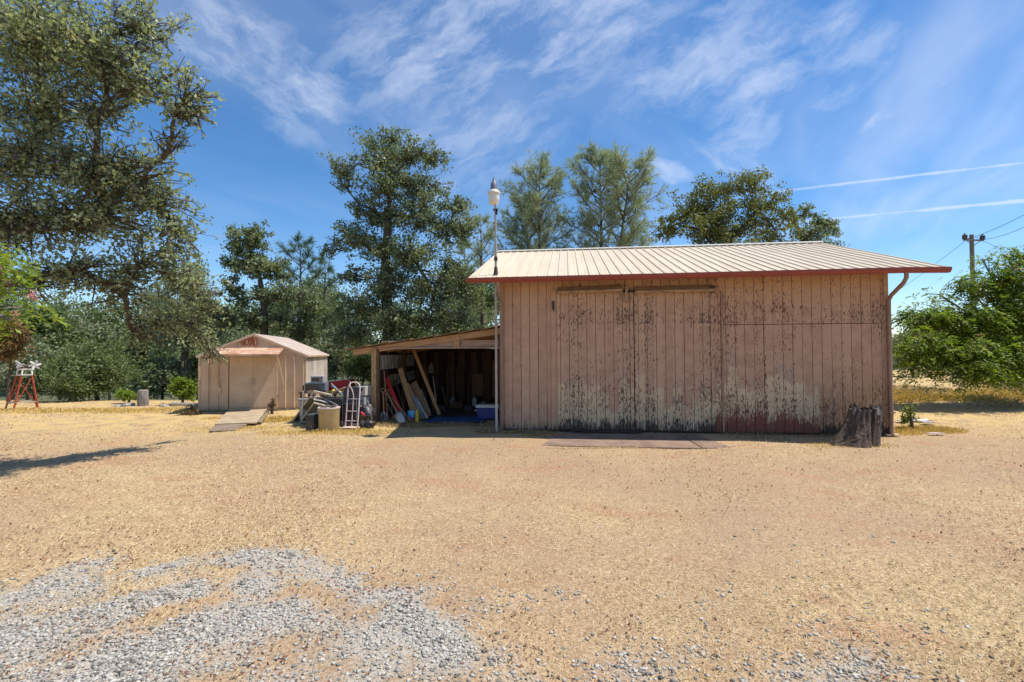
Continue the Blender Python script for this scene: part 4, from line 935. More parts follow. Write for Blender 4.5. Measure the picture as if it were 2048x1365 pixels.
tpv = AT(607, 771, 12.2)-Vector(wp.location); MB().tube([(0, 0, 0), tpv*.88], .017, 8).build('shaft', 'white_paint', wp, True); MB().tube([tpv*.88, tpv], .022, 8).build('grip', 'black_plastic', wp, True); MB().tube([(0, 0, -.01), (.02, -.02, .06)], .022, 6).build('ferrule', 'rust_stain', wp)
pc, wd, ht = boxthing('computer_tower', 'small dark computer tower standing beside the tan drum', 'computer', 611, 628, 830, 861, 11.55, .34, 'dark_grey', -.08)
MB().box((0, -.008, ht*.80), (wd*.78, .014, ht*.24)).build('bay', 'black_plastic', pc, bevel=.004); MB().box((0, -.006, ht*.40), (wd*.8, .012, ht*.42)).build('front_plate', 'mixed_dark', pc, bevel=.004); MB().tube([(.04, -.02, ht*.2), (.04, -.004, ht*.2)], .012, 8).build('button', 'grey_plastic', pc)
dm = thing('drum', 'tan open-topped fibre drum full of scrap', 'drum', onG(658, 861)); p_ = Vector(dm.location)
MB().tube([(0, 0, .0), (0, 0, .02), (0, 0, .50), (0, 0, .52), (0, 0, .545)], [.225, .235, .24, .25, .25], 24).build('shell', 'tan_drum', dm, True)
MB().tube([(0, 0, .535), (0, 0, .56)], .258, 24).build('rim', 'pink_steel', dm, True); rg = np.random.RandomState(8)
mb = MB()
for i in range(26):
    a_ = rg.rand()*6.28; r = .2*rg.rand()**.5; mb.box((r*math.cos(a_), r*math.sin(a_), .565+.02*rg.rand()), (.03+.09*rg.rand(), .02+.04*rg.rand(), .015), tuple(rg.rand(3)*1.2))
mb.build('scrap', 'mixed_dark', dm)
tub = thing('black_tub', 'large dark tub heaped behind the tan drum', 'tub', (AT(663, 838, 12.45).x, 12.45, 0))
MB().prism([(-.22, 0), (.24, 0), (.32, .68), (-.30, .68)], -.2, .25, 1).build('body', 'black_plastic', tub, bevel=.02); MB().box((0, .02, .69), (.66, .50, .03)).build('rim', 'dark_grey', tub, bevel=.01)
cb = thing('cream_rail', 'weathered cream rail lying across the junk heap', 'rail', AT(646, 783, 12.2)); q = AT(664, 789, 12.2)-AT(625, 786, 12.2)
MB().tube([AT(623, 790, 12.2)-Vector(cb.location), AT(628, 783, 12.2)-Vector(cb.location), AT(642, 786, 12.15)-Vector(cb.location), AT(664, 791, 12.1)-Vector(cb.location)], .028, 7).build('rail', 'cream_wood', cb, True)
MB().tube([AT(616, 783, 12.4)-Vector(cb.location), AT(640, 789, 12.3)-Vector(cb.location), AT(668, 788, 12.3)-Vector(cb.location)], .018, 6).build('stick', 'board_wood', cb, True)
mb = MB(); rg = np.random.RandomState(15)
for i in range(22):
    p = AT(616+60*rg.rand(), 786+5*rg.rand(), 12.3+.3*rg.rand()); mb.box(p, (.05+.15*rg.rand(), .05+.08*rg.rand(), .03), tuple(rg.rand(3)*2))
tag(mb.build('scrap_heap', 'mixed_dark'), 'heap of small broken scrap on the tub', 'scrap', kind='stuff')
ch = thing('grey_chute', 'grey plastic tube poking up before the red chest', 'tube', AT(683, 789, 12.35)); MB().tube([(0, 0, 0), AT(662, 769, 12.35)-Vector(ch.location)], .035, 12, False).build('pipe', 'blue_grey', ch, True); MB().tube([AT(663.5, 770, 12.35)-Vector(ch.location), AT(661.5, 768.3, 12.35)-Vector(ch.location)], .040, 12).build('end_cap', 'black_plastic', ch)
yl = thing('yellow_sack', 'crumpled yellow cloth on the junk heap by red chest', 'cloth', AT(670, 790, 12.45)); mb = MB(); rg = np.random.RandomState(3)
vs = [((i-3)*.055, (j-2)*.06, .12*math.exp(-((i-3)**2+(j-2)**2)*.12)+.05*rg.rand()) for i in range(7) for j in range(5)]
mb.add(vs, [(i*5+j, i*5+j+1, (i+1)*5+j+1, (i+1)*5+j) for i in range(6) for j in range(4)]); ob = mb.build('fold', 'yellow', yl); ob.modifiers.new('thick', 'SOLIDIFY').thickness = .01
sp, wd, ht = boxthing('speaker', 'black speaker cabinet on the upper stack behind hand truck', 'speaker', 687, 714, 775, 797, 12.35, .3, 'black_plastic'); MB().box((0, -.006, ht/2), (wd*.86, .01, ht*.86)).build('grille', 'dark_grey', sp)
MB().box((-wd/2-.012, .1, ht/2), (.02, .2, ht)).build('side_strip', 'grey_plastic', sp)
sp, wd, ht = boxthing('speaker', 'tall black speaker cabinet standing on ground behind hand truck', 'speaker', 685.5, 713, 797.5, 841, 12.33, .34, 'black_plastic'); MB().box((0, -.007, ht*.40), (wd*.9, .012, ht*.72)).build('grille', 'black_plastic', sp); MB().box((0, -.007, ht*.88), (wd*.9, .012, ht*.18)).build('badge_panel', 'dark_grey', sp)
for xx in (-wd/2, wd/2): MB().box((xx, -.01, ht/2), (.012, .012, ht)).build('edge_strip', 'aluminium', sp)
MB().box((0, -.011, ht*.765), (wd, .012, .012)).build('edge_strip', 'aluminium', sp)
pr_, wd, ht = boxthing('file_box', 'pale grey plastic case stacked on a second grey case', 'case', 714.5, 731, 773, 792, 12.5, .4, 'beige_plastic', -.2); MB().box((wd*.05, -.006, ht*.65), (wd*.3, .01, ht*.28)).build('label_plate', 'dark_grey', pr_)
pr_, wd, ht = boxthing('file_box', 'lower grey plastic case under the pale case', 'case', 714, 729, 793, 812, 12.5, .4, 'grey_plastic', -.2); MB().box((0, -.005, ht*.5), (wd*.8, .008, ht*.1)).build('handle', 'dark_grey', pr_)
def bag(label, px, py, Y, r, mat, seed):
    p = AT(px, py, Y); rg = np.random.RandomState(seed); o = MB()
    n1_, n2_ = 8, 14; vs = []
    for i in range(n1_+1):
        th = math.pi*i/n1_
        for j in range(n2_):
            a_ = 2*math.pi*j/n2_; k = 1+.16*rg.randn()*math.sin(th); vs.append((r[0]*k*math.sin(th)*math.cos(a_), r[1]*k*math.sin(th)*math.sin(a_), r[2]*(math.cos(th)*k+1)))
    o.add(vs, [(i*n2_+j, i*n2_+(j+1) % n2_, (i+1)*n2_+(j+1) % n2_, (i+1)*n2_+j) for i in range(n1_) for j in range(n2_)]); ob = o.build('rubbish_bag', mat, None, True); ob.location = (p.x, Y, 0); return tag(ob, label, 'bag')
bag('black rubbish bag slumped against the lean-to post', 733, 840, 12.5, (.24, .22, .26), 'black_plastic', 1)
bag('dark bag under the grey cases behind the hand truck', 722, 840, 12.6, (.2, .2, .19), 'dark_grey', 2)
bag('small dark sack at the foot of the lean-to post', 738, 850, 12.0, (.15, .14, .10), 'black_plastic', 6)
rt = thing('red_toy', 'small bright red plastic scoop before the black bag', 'scoop', AT(725, 829, 12.1)); MB().tube([(-.04, 0, .06), (0, 0, .01), (.05, -.02, -.03)], [.02, .035, .03], 8).box((.02, -.03, .0), (.10, .02, .02), (0, .6, 0)).build('body', 'red_bright', rt)
# hand truck
htk = thing('hand_truck', 'faded pink two-wheeled hand truck with looped handle', 'hand truck', onG(703, 858), -.12)
tl_ = Vector((0, .16, 1.12)); fr_ = lambda s, k: Vector((s, .16*k, .06+1.06*k))
MB().tube([fr_(-.155, 0), fr_(-.155, .86), fr_(-.13, .95), fr_(-.07, 1.0), fr_(.07, 1.0), fr_(.13, .95), fr_(.155, .86), fr_(.155, 0)], .017, 8).build('frame', 'pink_steel', htk, True)
MB().tube([fr_(0, 0), fr_(0, .70), fr_(-.03, .82)+Vector((0, -.03, 0)), fr_(-.10, .93)+Vector((0, -.05, 0)), fr_(-.10, 1.0)], .014, 8).build('centre_tube', 'pink_steel', htk, True)
for k in (.12, .34, .62): MB().tube([fr_(-.155, k), fr_(.155, k)], .012, 6).build('cross_bar', 'pink_steel', htk)
MB().box((0, -.10, .05), (.36, .22, .012)).build('toe_plate', 'pink_steel', htk, bevel=.003); MB().tube([(-.27, .06, .10), (.27, .06, .10)], .012, 6).build('axle', 'steel', htk)
for s in (-.25, .25):
    w_ = MB().tube([(s-.032, .06, .10), (s-.022, .06, .10), (s+.022, .06, .10), (s+.032, .06, .10)], [.085, .10, .10, .085], 18).build('wheel', 'rubber', htk, True)
    MB().tube([(s-.036, .06, .10), (s+.036, .06, .10)], .045, 12).build('hub', 'steel', w_, True)
# loose scrap on the ground here
for i, (px, py, sz, mt, lab, nm) in enumerate(((735, 845, .09, 'white_paint', 'white scrap square on ground by post', 'scrap_piece'), (690, 846, .16, 'pink_steel', 'pinkish bent scrap between hand truck wheels', 'scrap_piece'), (720, 852, .13, 'steel', 'bent metal scrap right of hand truck', 'scrap_piece'), (742, 854, .10, 'aluminium', 'small metal tin at the post foot', 'scrap_piece'))):
    p = onG(px, py); o = MB().box((0, 0, sz*.3), (sz, sz*.6, .02), (.5, .2*i, .3)).box((sz*.3, .03, sz*.2), (sz*.5, .03, sz*.3), (.2, .5, .1*i)).build(nm, mt); o.location = p; tag(o, lab, 'scrap')
for i, (a, e, Y, r, mt, lab) in enumerate((((628, 800), (655, 806), 12.1, .014, 'white_paint', 'thin white rail lying across the screens'), ((640, 808), (632, 838), 12.0, .014, 'aluminium', 'grey tube standing between screen and drum'), ((668, 786), (690, 776), 12.3, .016, 'board_wood', 'brown stick poking from the tub to the speaker'), ((735, 800), (744, 838), 12.3, .014, 'steel', 'thin steel rod leaning on the black bag'), ((650, 800), (676, 812), 12.15, .018, 'blue_grey', 'dark hose lying on the tub front'))):
    p, q = AT(*a, Y), AT(*e, Y); o = MB().tube([(0, 0, 0), (q-p)*.5+Vector((0, -.03, .02)), q-p], r, 7).build('scrap_rod', mt, None, True); o.location = p; tag(o, lab, 'scrap')
bar = thing('lawn_edger', 'black metal rod with cross arm lying before the drum', 'rod', onG(683, 856)); MB().tube([(-.16, -.02, .16), (.0, 0, .07), (.10, .02, .05)], .013, 6).tube([(-.02, -.05, .08), (.02, .08, .06)], .011, 6).build('rod', 'dark_grey', bar)

# ------------------------------------------------------------------ left: windmill, post stump, pipe, rocks
wm = thing('garden_windmill', 'red-legged garden windmill tower with white vane on top', 'windmill', onG(54, 819))
kx = 16.4/F_PX
ft4 = [(-.50, -.25), (.02, -.48), (.50, -.10), (-.10, .45)]; tp4 = [(-.22, -.14), (.03, -.22), (.22, -.08), (-.05, .20)]
for (a, e) in zip(ft4, tp4): MB().bar((a[0], a[1], -.05), (e[0], e[1], 1.16), .034, .034, (0, 1, 0)).build('leg', 'red_paint', wm)
for i in range(4):
    a, e = ft4[i], tp4[(i+1) % 4]; MB().bar((a[0]*.95, a[1]*.95, .10), (e[0], e[1], 1.08), .024, .018, (0, 1, 0)).build('brace', 'red_paint', wm)
    a, e = ft4[i], ft4[(i+1) % 4]; k = .88; MB().bar((a[0]*k, a[1]*k, .26), (e[0]*k, e[1]*k, .26), .02, .03).build('rail', 'cream_wood', wm)
for i in range(4):
    a, e = tp4[i], tp4[(i+1) % 4]
    for z, k in ((1.17, 1.05), (1.35, .9)): MB().bar((a[0]*k, a[1]*k, z), (e[0]*k, e[1]*k, z), .03, .035).build('platform_rail', 'white_paint', wm)
    MB().bar((a[0]*1.05, a[1]*1.05, 1.17), (a[0]*.9, a[1]*.9, 1.36), .03, .03, (0, 1, 0)).build('platform_post', 'white_paint', wm)
MB().prism([(a*.95, b_*.95) for a, b_ in tp4], 1.368, 1.385, 2).build('platform', 'cream_wood', wm)
MB().prism([(-.40, 1.38), (-.12, 1.46), (-.06, 1.52), (-.24, 1.55), (-.42, 1.66), (-.36, 1.50)], -.012, .012, 1).build('tail_vane', 'white_paint', wm)
MB().tube([(-.16, 0, 1.49), (.05, 0, 1.47), (.22, -.02, 1.51)], [.03, .035, .025], 8).tube([(0, 0, 1.38), (0, 0, 1.48)], .02, 6).build('head', 'brown_bird', wm, True)
for i in range(6):
    a_ = i*math.pi/3+.3; MB().prism([(.0, .0), (.05, .05), (.03, .17), (-.03, .17), (-.02, .04)], -.004, .004, 1).build('blade', 'white_paint' if i % 2 else 'grey_plastic', wm).matrix_local = Matrix.Translation((.26, -.02, 1.50)) @ Matrix.Rotation(1.1, 4, 'Z') @ Matrix.Rotation(a_, 4, 'Y')
cs = thing('cut_post', 'short pale sawn log standing upright on the crest', 'log', onG(286, 813)); MB().tube([(0, 0, -.05), (0, 0, .25), (.0, 0, .53), (0, 0, .54)], [.17, .165, .155, .15], 14).build('log', 'stump_grey', cs, True); MB().tube([(0, 0, .535), (0, 0, .55)], .135, 14).build('cut_face', 'cream_wood', cs)
o = MB().tube([(-.5, 0, .09), (0, 0, .075), (.42, -.05, .06)], .055, 10).build('metal_pipe', 'aluminium', None, True); o.location = onG(372, 813); tag(o, 'grey metal pipe lying on grass left of shed', 'pipe')
def rock(name, label, loc, r, seed, mat='rock', group=None):
    rg = np.random.RandomState(seed); import bmesh
    bm = bmesh.new(); bmesh.ops.create_icosphere(bm, subdivisions=2, radius=1)
    for v in bm.verts:
        k = 1+.22*math.sin(v.co.x*3+seed)+.18*math.sin(v.co.y*4.1+seed*2)+.1*rg.randn(); v.co = Vector((v.co.x*r[0]*k, v.co.y*r[1]*k, v.co.z*r[2]*k))
    me = bpy.data.meshes.new(name); bm.to_mesh(me); bm.free(); me.materials.append(MATS[mat]); o = link(name, me); o.location = loc; return tag(o, label, 'rock', group)
for i, (px, py, s, lab) in enumerate(((236, 812, .16, 'leftmost low rock on the crest left of the log'), (255, 813, .2, 'broad flat rock on crest just left of the log'), (330, 813, .14, 'small rock on the crest right of the log'))): rock('rock', lab, onG(px, py), (s*1.4, s, s*.55), i)

# ------------------------------------------------------------------ right: hollow stump, scraps
st = thing('tree_stump', 'hollow weathered tree stump with jagged rim beside barn corner', 'stump', onG(1717, 888))
rg = np.random.RandomState(7); NA, NZ = 72, 20; vs = []
def ring_noise(n, wd):
    q = rg.randn(n); q = np.convolve(np.concatenate([q, q, q]), np.hanning(wd)/np.hanning(wd).sum(), 'same')[n:2*n]; return q/q.std()
ns_ = [ring_noise(NA, 13), ring_noise(NA, 5), ring_noise(NA, 3)]; tn = ring_noise(NA, 7); tn2 = ring_noise(NA, 3)
for i in range(NZ+1):
    k = i/NZ
    for j in range(NA):
        a_ = 2*math.pi*j/NA; jj = (j+k*3) % NA; j0 = int(jj); j1 = (j0+1) % NA; fr0 = jj-j0
        nz_ = [q[j0]*(1-fr0)+q[j1]*fr0 for q in ns_]
        flare = .275+(1-k)**1.7*(.09+.27*max(0, math.cos(a_-math.pi-.25))+.07*max(0, math.cos(a_-5.6)))
        cleft = .17*math.exp(-((a_-4.85-.12*(k-.5))/.09)**2)
        r = flare*(1+.05*nz_[0]+.035*nz_[1]+.02*nz_[2]+.015*rg.randn())-cleft*(.35+.65*k)
        top = .69+.035*tn[j]+.022*tn2[j]-cleft*.6
        vs.append((r*math.cos(a_)+.14*k-.02, r*.85*math.sin(a_), -.06+(top+.06)*k))
for i in range(6):
    k = i/5
    for j in range(NA):
        b0 = Vector(vs[NZ*NA+j]); c_ = Vector((.03, 0, b0.z)); q = c_+(b0-c_)*(.80-.12*k); q.z = b0.z+.01-.42*k; vs.append(tuple(q))
fs = [(i*NA+j, i*NA+(j+1) % NA, (i+1)*NA+(j+1) % NA, (i+1)*NA+j) for i in range(NZ+6) for j in range(NA)]+[tuple((NZ+6)*NA+j for j in range(NA))]
MB().add(vs, fs).build('wood', 'stump_wood', st)
mb = MB()
for j in (0.3, 1.6, 3.5, 3.8, 5.35, 5.6, 5.9):
    a_ = j; r = .235; mb.tube([(r*math.cos(a_)+.115, r*.85*math.sin(a_), .60), (r*math.cos(a_)*1.02+.12, r*.87*math.sin(a_), .70+.10*rg.rand())], [.055, .022], 5)
mb.build('splinter_rim', 'stump_grey', st)
MB().prism([(.32, -.05), (.37, -.05), (.43, .70), (.395, .76)], -.08, .04, 1).build('pale_slab', 'stump_grey', st)
for i, (px, py, sx_, sy_, rz, lab) in enumerate(((1808, 846, .36, .26, .2, 'bright white crumpled sheet left of the small shrub'), (1840, 845, .42, .3, -.2, 'largest white crumpled sheet behind the small shrub'), (1855, 850, .30, .2, .5, 'grey tilted panel right of the white sheets'), (1785, 873, .25, .12, -.2, 'small grey wood chip on ground beside stump'), (1872, 872, .28, .12, -.3, 'pinkish flat board scrap in yellow grass'))):
    rg = np.random.RandomState(30+i); p = onG(px, py); mb = MB(); vs = [((a-2)/4*sx_, (b_-1.5)/3*sy_, .05+.035*rg.rand()*(1 if i < 3 else .3)) for a in range(5) for b_ in range(4)]
    mb.add(vs, [(a*4+b_, (a+1)*4+b_, (a+1)*4+b_+1, a*4+b_+1) for a in range(4) for b_ in range(3)]); o = mb.build('scrap_sheet', ('white_paint', 'white_paint', 'grey_plastic', 'cream_wood', 'pink_steel')[i]); o.modifiers.new('thick', 'SOLIDIFY').thickness = .012; o.location = p; o.rotation_euler = (0, 0, rz); tag(o, lab, 'scrap')

# utility pole and wires
UP = AT(1942, 690, 45); UPT = AT(1943, 470, 45)
up = thing('utility_pole', 'wooden utility pole with crossarm rising beyond the mimosa tree', 'utility pole', (UPT.x, 45, gz(UPT.x, 45)))
H_ = UPT.z-up.location.z; MB().tube([(0, 0, 0), (0, 0, H_)], [.21, .16], 12).build('pole', 'pole_wood', up, True)
MB().box((.0, -.2, H_-.55), (2.1, .12, .14), (0, 0, .15)).build('crossarm', 'pole_wood', up)
for s in (-1, 1): MB().bar((0, -.2, H_-1.05), (s*.62, -.2, H_-.62), .05, .05, (0, 1, 0)).build('brace', 'pole_wood', up)
for s in (-.95, .95): MB().lathe([(.12, H_-.52), (.2, H_-.46), (.2, H_-.12), (.1, H_-.06), (.06, H_+.05)], 10, (s, -.2+s*.14, 0)).build('insulator', 'dark_grey', up)
for i, (a, e, lab) in enumerate((((1925, 482), (2060, 424), 'upper thin wire running right from the utility pole'), ((1966, 480), (2060, 449), 'lower thin wire running right from the utility pole'), ((1950, 474), (2060, 520), 'slack wire dropping right behind the mimosa tree'), ((1940, 475), (1780, 600), 'wire dropping left from pole toward the barn'))):
    p, q = AT(*a, 45), AT(*e, 34 if i < 2 else 60)
    if i == 3: q = AT(1780, 592, 70)
    mid_ = (p+q)/2-Vector((0, 0, .35)); pts = [p.lerp(mid_, k/4).lerp(mid_.lerp(q, k/4), k/4) for k in range(5)]
    o = MB().tube([v_-p for v_ in pts], .018, 5).build('power_wire', 'wire'); o.location = p; tag(o, lab, 'wire')

# ------------------------------------------------------------------ trees
def curve(a, e, n, bend, rg):
    a, e = np.array(a, float), np.array(e, float); L = np.linalg.norm(e-a); m = (a+e)/2+rg.normal(size=3)*bend*L; m2 = rg.normal(size=3)*bend*.5*L
    t = np.linspace(0, 1, n)[:, None]; return (1-t)**2*a+2*t*(1-t)*m+t*t*e+np.sin(t*math.pi*2)*m2*.4
def tree_root(name, label, base, group, cat='tree'):
    return thing(name, label, cat, base, 0, group)
def oak(name, label, base, top, blobs, tr, n_leaf, leaf, seed, mat='oak_leaf', group=None, bark='bark', nsub=12, flat=.6, tight=1.0, trunk_bend=.05, cat='tree', twigs=True, up=.12, limb=.6, twr=.007, reach=1.0):
    """blobs: (centre, (rx, ry, rz), weight) in world metres"""
    rg = np.random.RandomState(seed); base = np.array(base, float); top = np.array(top, float); o = tree_root(name, label, tuple(base), group, cat)
    mb = MB(); tk = curve(base, top, 7, trunk_bend, rg); mb.tube([p-base for p in tk], list(np.linspace(tr*1.15, tr*.5, 7)), 9)
    tot = sum(b_[2]*b_[1][0]*b_[1][2] for b_ in blobs); PL = []
    cs_ = [np.array(b_[0], float) for b_ in blobs]; order = sorted(range(len(blobs)), key=lambda i: min(np.linalg.norm(cs_[i]-p) for p in tk[2:]))
    par = {}; load = {i: blobs[i][2] for i in order}; done = []
    for i in order:
        best = (1e9, None, None)
        for j in range(2, 7):
            d = cs_[i]-tk[j]; v = np.linalg.norm(d)*(1.0 if d[2] > -.2*np.linalg.norm(d[:2]) else 1.5)
            if v < best[0]: best = (v, 't', j)
        for j in done:
            d = cs_[i]-cs_[j]; v = np.linalg.norm(d)*1.12+.10*np.linalg.norm(cs_[j]-tk[4])
            if v < best[0]: best = (v, 'b', j)
        par[i] = best[1:]; done.append(i)
    for i in reversed(order):
        if par[i][0] == 'b': load[par[i][1]] += load[i]
    lt_ = sum(b_[2] for b_ in blobs)
    for bi in order:
        c_, r, wt_ = blobs[bi]
        c_, r = np.array(c_, float), np.array(r, float); sh_ = wt_*r[0]*r[2]/tot
        st_ = tk[par[bi][1]] if par[bi][0] == 't' else cs_[par[bi][1]]
        r0 = max(.016, tr*limb*math.sqrt(load[bi]/lt_)); re = max(.012, tr*limb*math.sqrt(max(load[bi]-wt_, .12)/lt_)*.9)
        lb = curve(st_, c_, 6, .09, rg); mb.tube([p-base for p in lb], list(np.linspace(r0, min(r0, re), 6)), 6)
        nl = int(n_leaf*sh_); ns_ = max(4, int(nsub*min(1.6, .6+sh_*len(blobs)*.5))); per = max(1, nl//ns_)
        for k in range(ns_):
            d = rg.normal(size=3); d /= np.linalg.norm(d); e = c_+d*r*(.45+.55*rg.rand()**.5)*reach; q = lb[rg.randint(2, 6)]
            sb = curve(q, e, 5, .12, rg); r1 = min(.03, max(.009, r0*.3)); mb.tube([p-base for p in sb], list(np.linspace(max(r1, twr*1.6), twr*.9, 5)), 4, False)
            nc = 5; sz = r.mean()*.24*tight
            for cidx in range(nc):
                cc = sb[rg.randint(1 if reach > 1 else 2, 5)]+rg.normal(size=3)*sz*np.array([1, 1, flat])*1.1
                if twigs: mb.tube([p-base for p in curve(sb[3], cc, 3, .1, rg)], [twr, twr*.7, twr*.5], 3, False)
                kk = max(1, per//nc); PL.append(cc+rg.normal(size=(kk, 3))*sz*np.array([.62, .62, .62*flat]))
    mb.build('trunk', bark, o, True)
    P = np.concatenate(PL)-base; link('crown', leaves_mesh('crown', P, leaf, rg, mat, up, .6), o); return o
def PB(px, py, Y, rx, ry, wt_=1.0, depth=None):
    """blob at a direction and depth; radii given as they appear at that depth"""
    k = Y/F_PX; return (tuple(AT(px, py, Y)), (rx*k, (depth if depth else (rx+ry)/2*k), ry*k), wt_)
def base_at(px, Y):
    p = AT(px, 700, Y); return (p.x, Y, gz(p.x, Y)-.1)

def PBN(px, py, Y, rx, ry, wt_=1.0): return PB(px, py, Y*.83, rx, ry, wt_)
# near oak reaching in from the left, its trunk stands out of view
oak('oak_tree', 'big near oak whose leafy limbs overhang the upper left', (-9.7, 7.8, -.1), (-8.9, 7.9, 4.5),
    [PBN(40, 50, 9.0, 170, 110, 1.1), PBN(190, 70, 9.0, 130, 75, 1.0), PBN(300, 60, 9.2, 60, 60, .7), PBN(290, 150, 9.1, 90, 45, .8), PBN(370, 190, 9.1, 55, 45, .8), PBN(395, 235, 9.2, 40, 26, .55),
     PBN(345, 275, 9.2, 34, 22, .5), PBN(90, 200, 9.4, 140, 70, .9), PBN(210, 210, 9.3, 70, 50, .6), PBN(60, 310, 9.5, 120, 70, 1.1), PBN(190, 320, 9.5, 110, 60, 1.1), PBN(285, 360, 9.7, 65, 60, 1.0),
     PBN(320, 410, 9.9, 65, 45, 1.0), PBN(210, 430, 9.8, 110, 55, 1.0), PBN(80, 440, 9.7, 120, 70, 1.0), PBN(360, 480, 10.2, 45, 50, .9), PBN(290, 520, 10.2, 75, 45, .8), PBN(160, 540, 10.0, 90, 40, .85),
     PBN(70, 560, 9.8, 70, 40, .7), PBN(250, 590, 10.2, 70, 36, .7), PBN(370, 570, 10.8, 55, 55, .9), PBN(395, 650, 11.6, 45, 50, .8), PBN(330, 640, 11.0, 50, 34, .6), PBN(290, 680, 11.0, 34, 24, .4), PBN(430, 715, 12.6, 26, 16, .5), PBN(408, 600, 11.4, 34, 40, .6)],
    .26, 38000, .070, 101, 'oak_leaf', nsub=36, tight=.62, flat=.9, limb=.46, up=.05, twr=.0052, reach=1.3)
# oak behind the shed
oak('oak_tree', 'slim oak with bare twigs standing behind the tan shed', base_at(512, 25), tuple(AT(520, 560, 25)),
    [PB(492, 478, 25, 42, 30, .9), PB(520, 470, 25, 22, 24, .6), PB(470, 520, 25, 36, 26, .8), PB(515, 530, 25, 45, 34, .8), PB(555, 540, 25.5, 26, 30, .7), PB(460, 570, 24.5, 30, 26, .6), PB(535, 590, 25, 40, 26, .6),
     PB(500, 640, 25, 44, 24, .9), PB(480, 600, 25, 26, 20, .4), PB(590, 590, 25, 38, 22, .6), PB(560, 640, 25, 34, 24, .7), PB(620, 620, 25.5, 40, 30, .8), PB(610, 665, 25.5, 50, 26, .9), PB(440, 640, 25, 30, 30, .7)], .24, 18000, .14, 102, 'oak_leaf_dark', nsub=13, flat=.8, tight=.85, twr=.014)
oak('oak_tree', 'oak with dark trunk left of the shed behind the crest', base_at(372, 24), tuple(AT(374, 660, 24)),
    [PB(372, 560, 24, 40, 40, .7), PB(345, 620, 24, 42, 34, .8), PB(405, 620, 24, 42, 36, .8), PB(375, 660, 24, 55, 30, .8), PB(330, 680, 24, 36, 26, .6), PB(415, 680, 24, 36, 26, .7)], .22, 9000, .15, 103, 'oak_leaf', nsub=11, flat=.75)
# the big oak in the middle
oak('oak_tree', 'tallest oak with spreading crown between shed and barn', base_at(782, 23), tuple(AT(778, 430, 23)),
    [PB(785, 275, 23, 30, 24, .8), PB(745, 310, 23, 60, 34, .9), PB(825, 305, 23, 52, 32, .9), PB(880, 320, 23, 28, 20, .6), PB(690, 330, 23, 40, 24, .6), PB(680, 365, 23, 26, 18, .45), PB(780, 360, 22.6, 70, 40, 1.0),
     PB(850, 375, 23, 48, 34, .9), PB(720, 410, 23, 38, 26, .6), PB(905, 410, 23, 36, 28, .8), PB(840, 430, 22.6, 60, 36, .9), PB(770, 440, 23.4, 56, 34, .8), PB(700, 470, 23, 48, 26, .8), PB(900, 460, 23, 44, 36, .9),
     PB(660, 500, 23, 30, 16, .55), PB(740, 500, 22.6, 60, 30, .9), PB(830, 510, 22.6, 70, 36, 1.1), PB(700, 550, 22.8, 34, 26, .6), PB(760, 570, 22.5, 62, 36, 1.1), PB(860, 580, 22.8, 60, 44, 1.1), PB(915, 540, 23, 44, 40, .9),
     PB(720, 620, 22.4, 56, 34, 1.1), PB(800, 640, 22.3, 62, 36, 1.2), PB(700, 670, 22.2, 44, 28, 1.0), PB(880, 640, 22.6, 56, 36, 1.0), PB(770, 690, 22.3, 60, 26, .9), PB(930, 455, 23.2, 30, 30, .7), PB(940, 580, 23.4, 36, 50, .9), PB(925, 650, 23.2, 40, 30, .8)],
    .32, 52000, .125, 104, 'oak_leaf_dark', nsub=16, flat=.85, tight=.85, limb=.7, twr=.014)
oak('oak_tree', 'broad golden green oak showing above the barn roof', base_at(1450, 27), tuple(AT(1440, 500, 27)),
    [PB(1440, 375, 27, 50, 28, .9), PB(1500, 370, 27, 46, 26, .9), PB(1385, 405, 27, 44, 28, .9), PB(1545, 400, 27, 30, 28, .6), PB(1440, 425, 26.6, 60, 30, 1.0), PB(1515, 420, 27, 46, 26, .8), PB(1345, 445, 27, 36, 24, .8), PB(1400, 460, 26.6, 60, 30, 1.1),
     PB(1480, 465, 26.7, 56, 30, 1.0), PB(1320, 475, 27, 34, 20, .7), PB(1550, 460, 27, 36, 22, .6), PB(1440, 520, 27, 90, 34, 1.0), PB(1575, 430, 27.5, 24, 22, .6), PB(1560, 485, 27.5, 40, 18, .7)], .30, 22000, .14, 105, 'oak_leaf_yellow', nsub=12, flat=.75)
oak('oak_tree', 'small dark oak above the right end of barn roof', base_at(1600, 29), tuple(AT(1600, 500, 29)),
    [PB(1580, 440, 29, 22, 18, .6), PB(1615, 428, 29, 26, 14, .7), PB(1650, 450, 29, 30, 20, .9), PB(1610, 470, 29, 40, 20, 1.0), PB(1678, 465, 29, 14, 12, .5), PB(1640, 500, 29, 50, 24, .9)], .24, 6000, .14, 106, 'oak_leaf_dark', nsub=10, flat=.75)

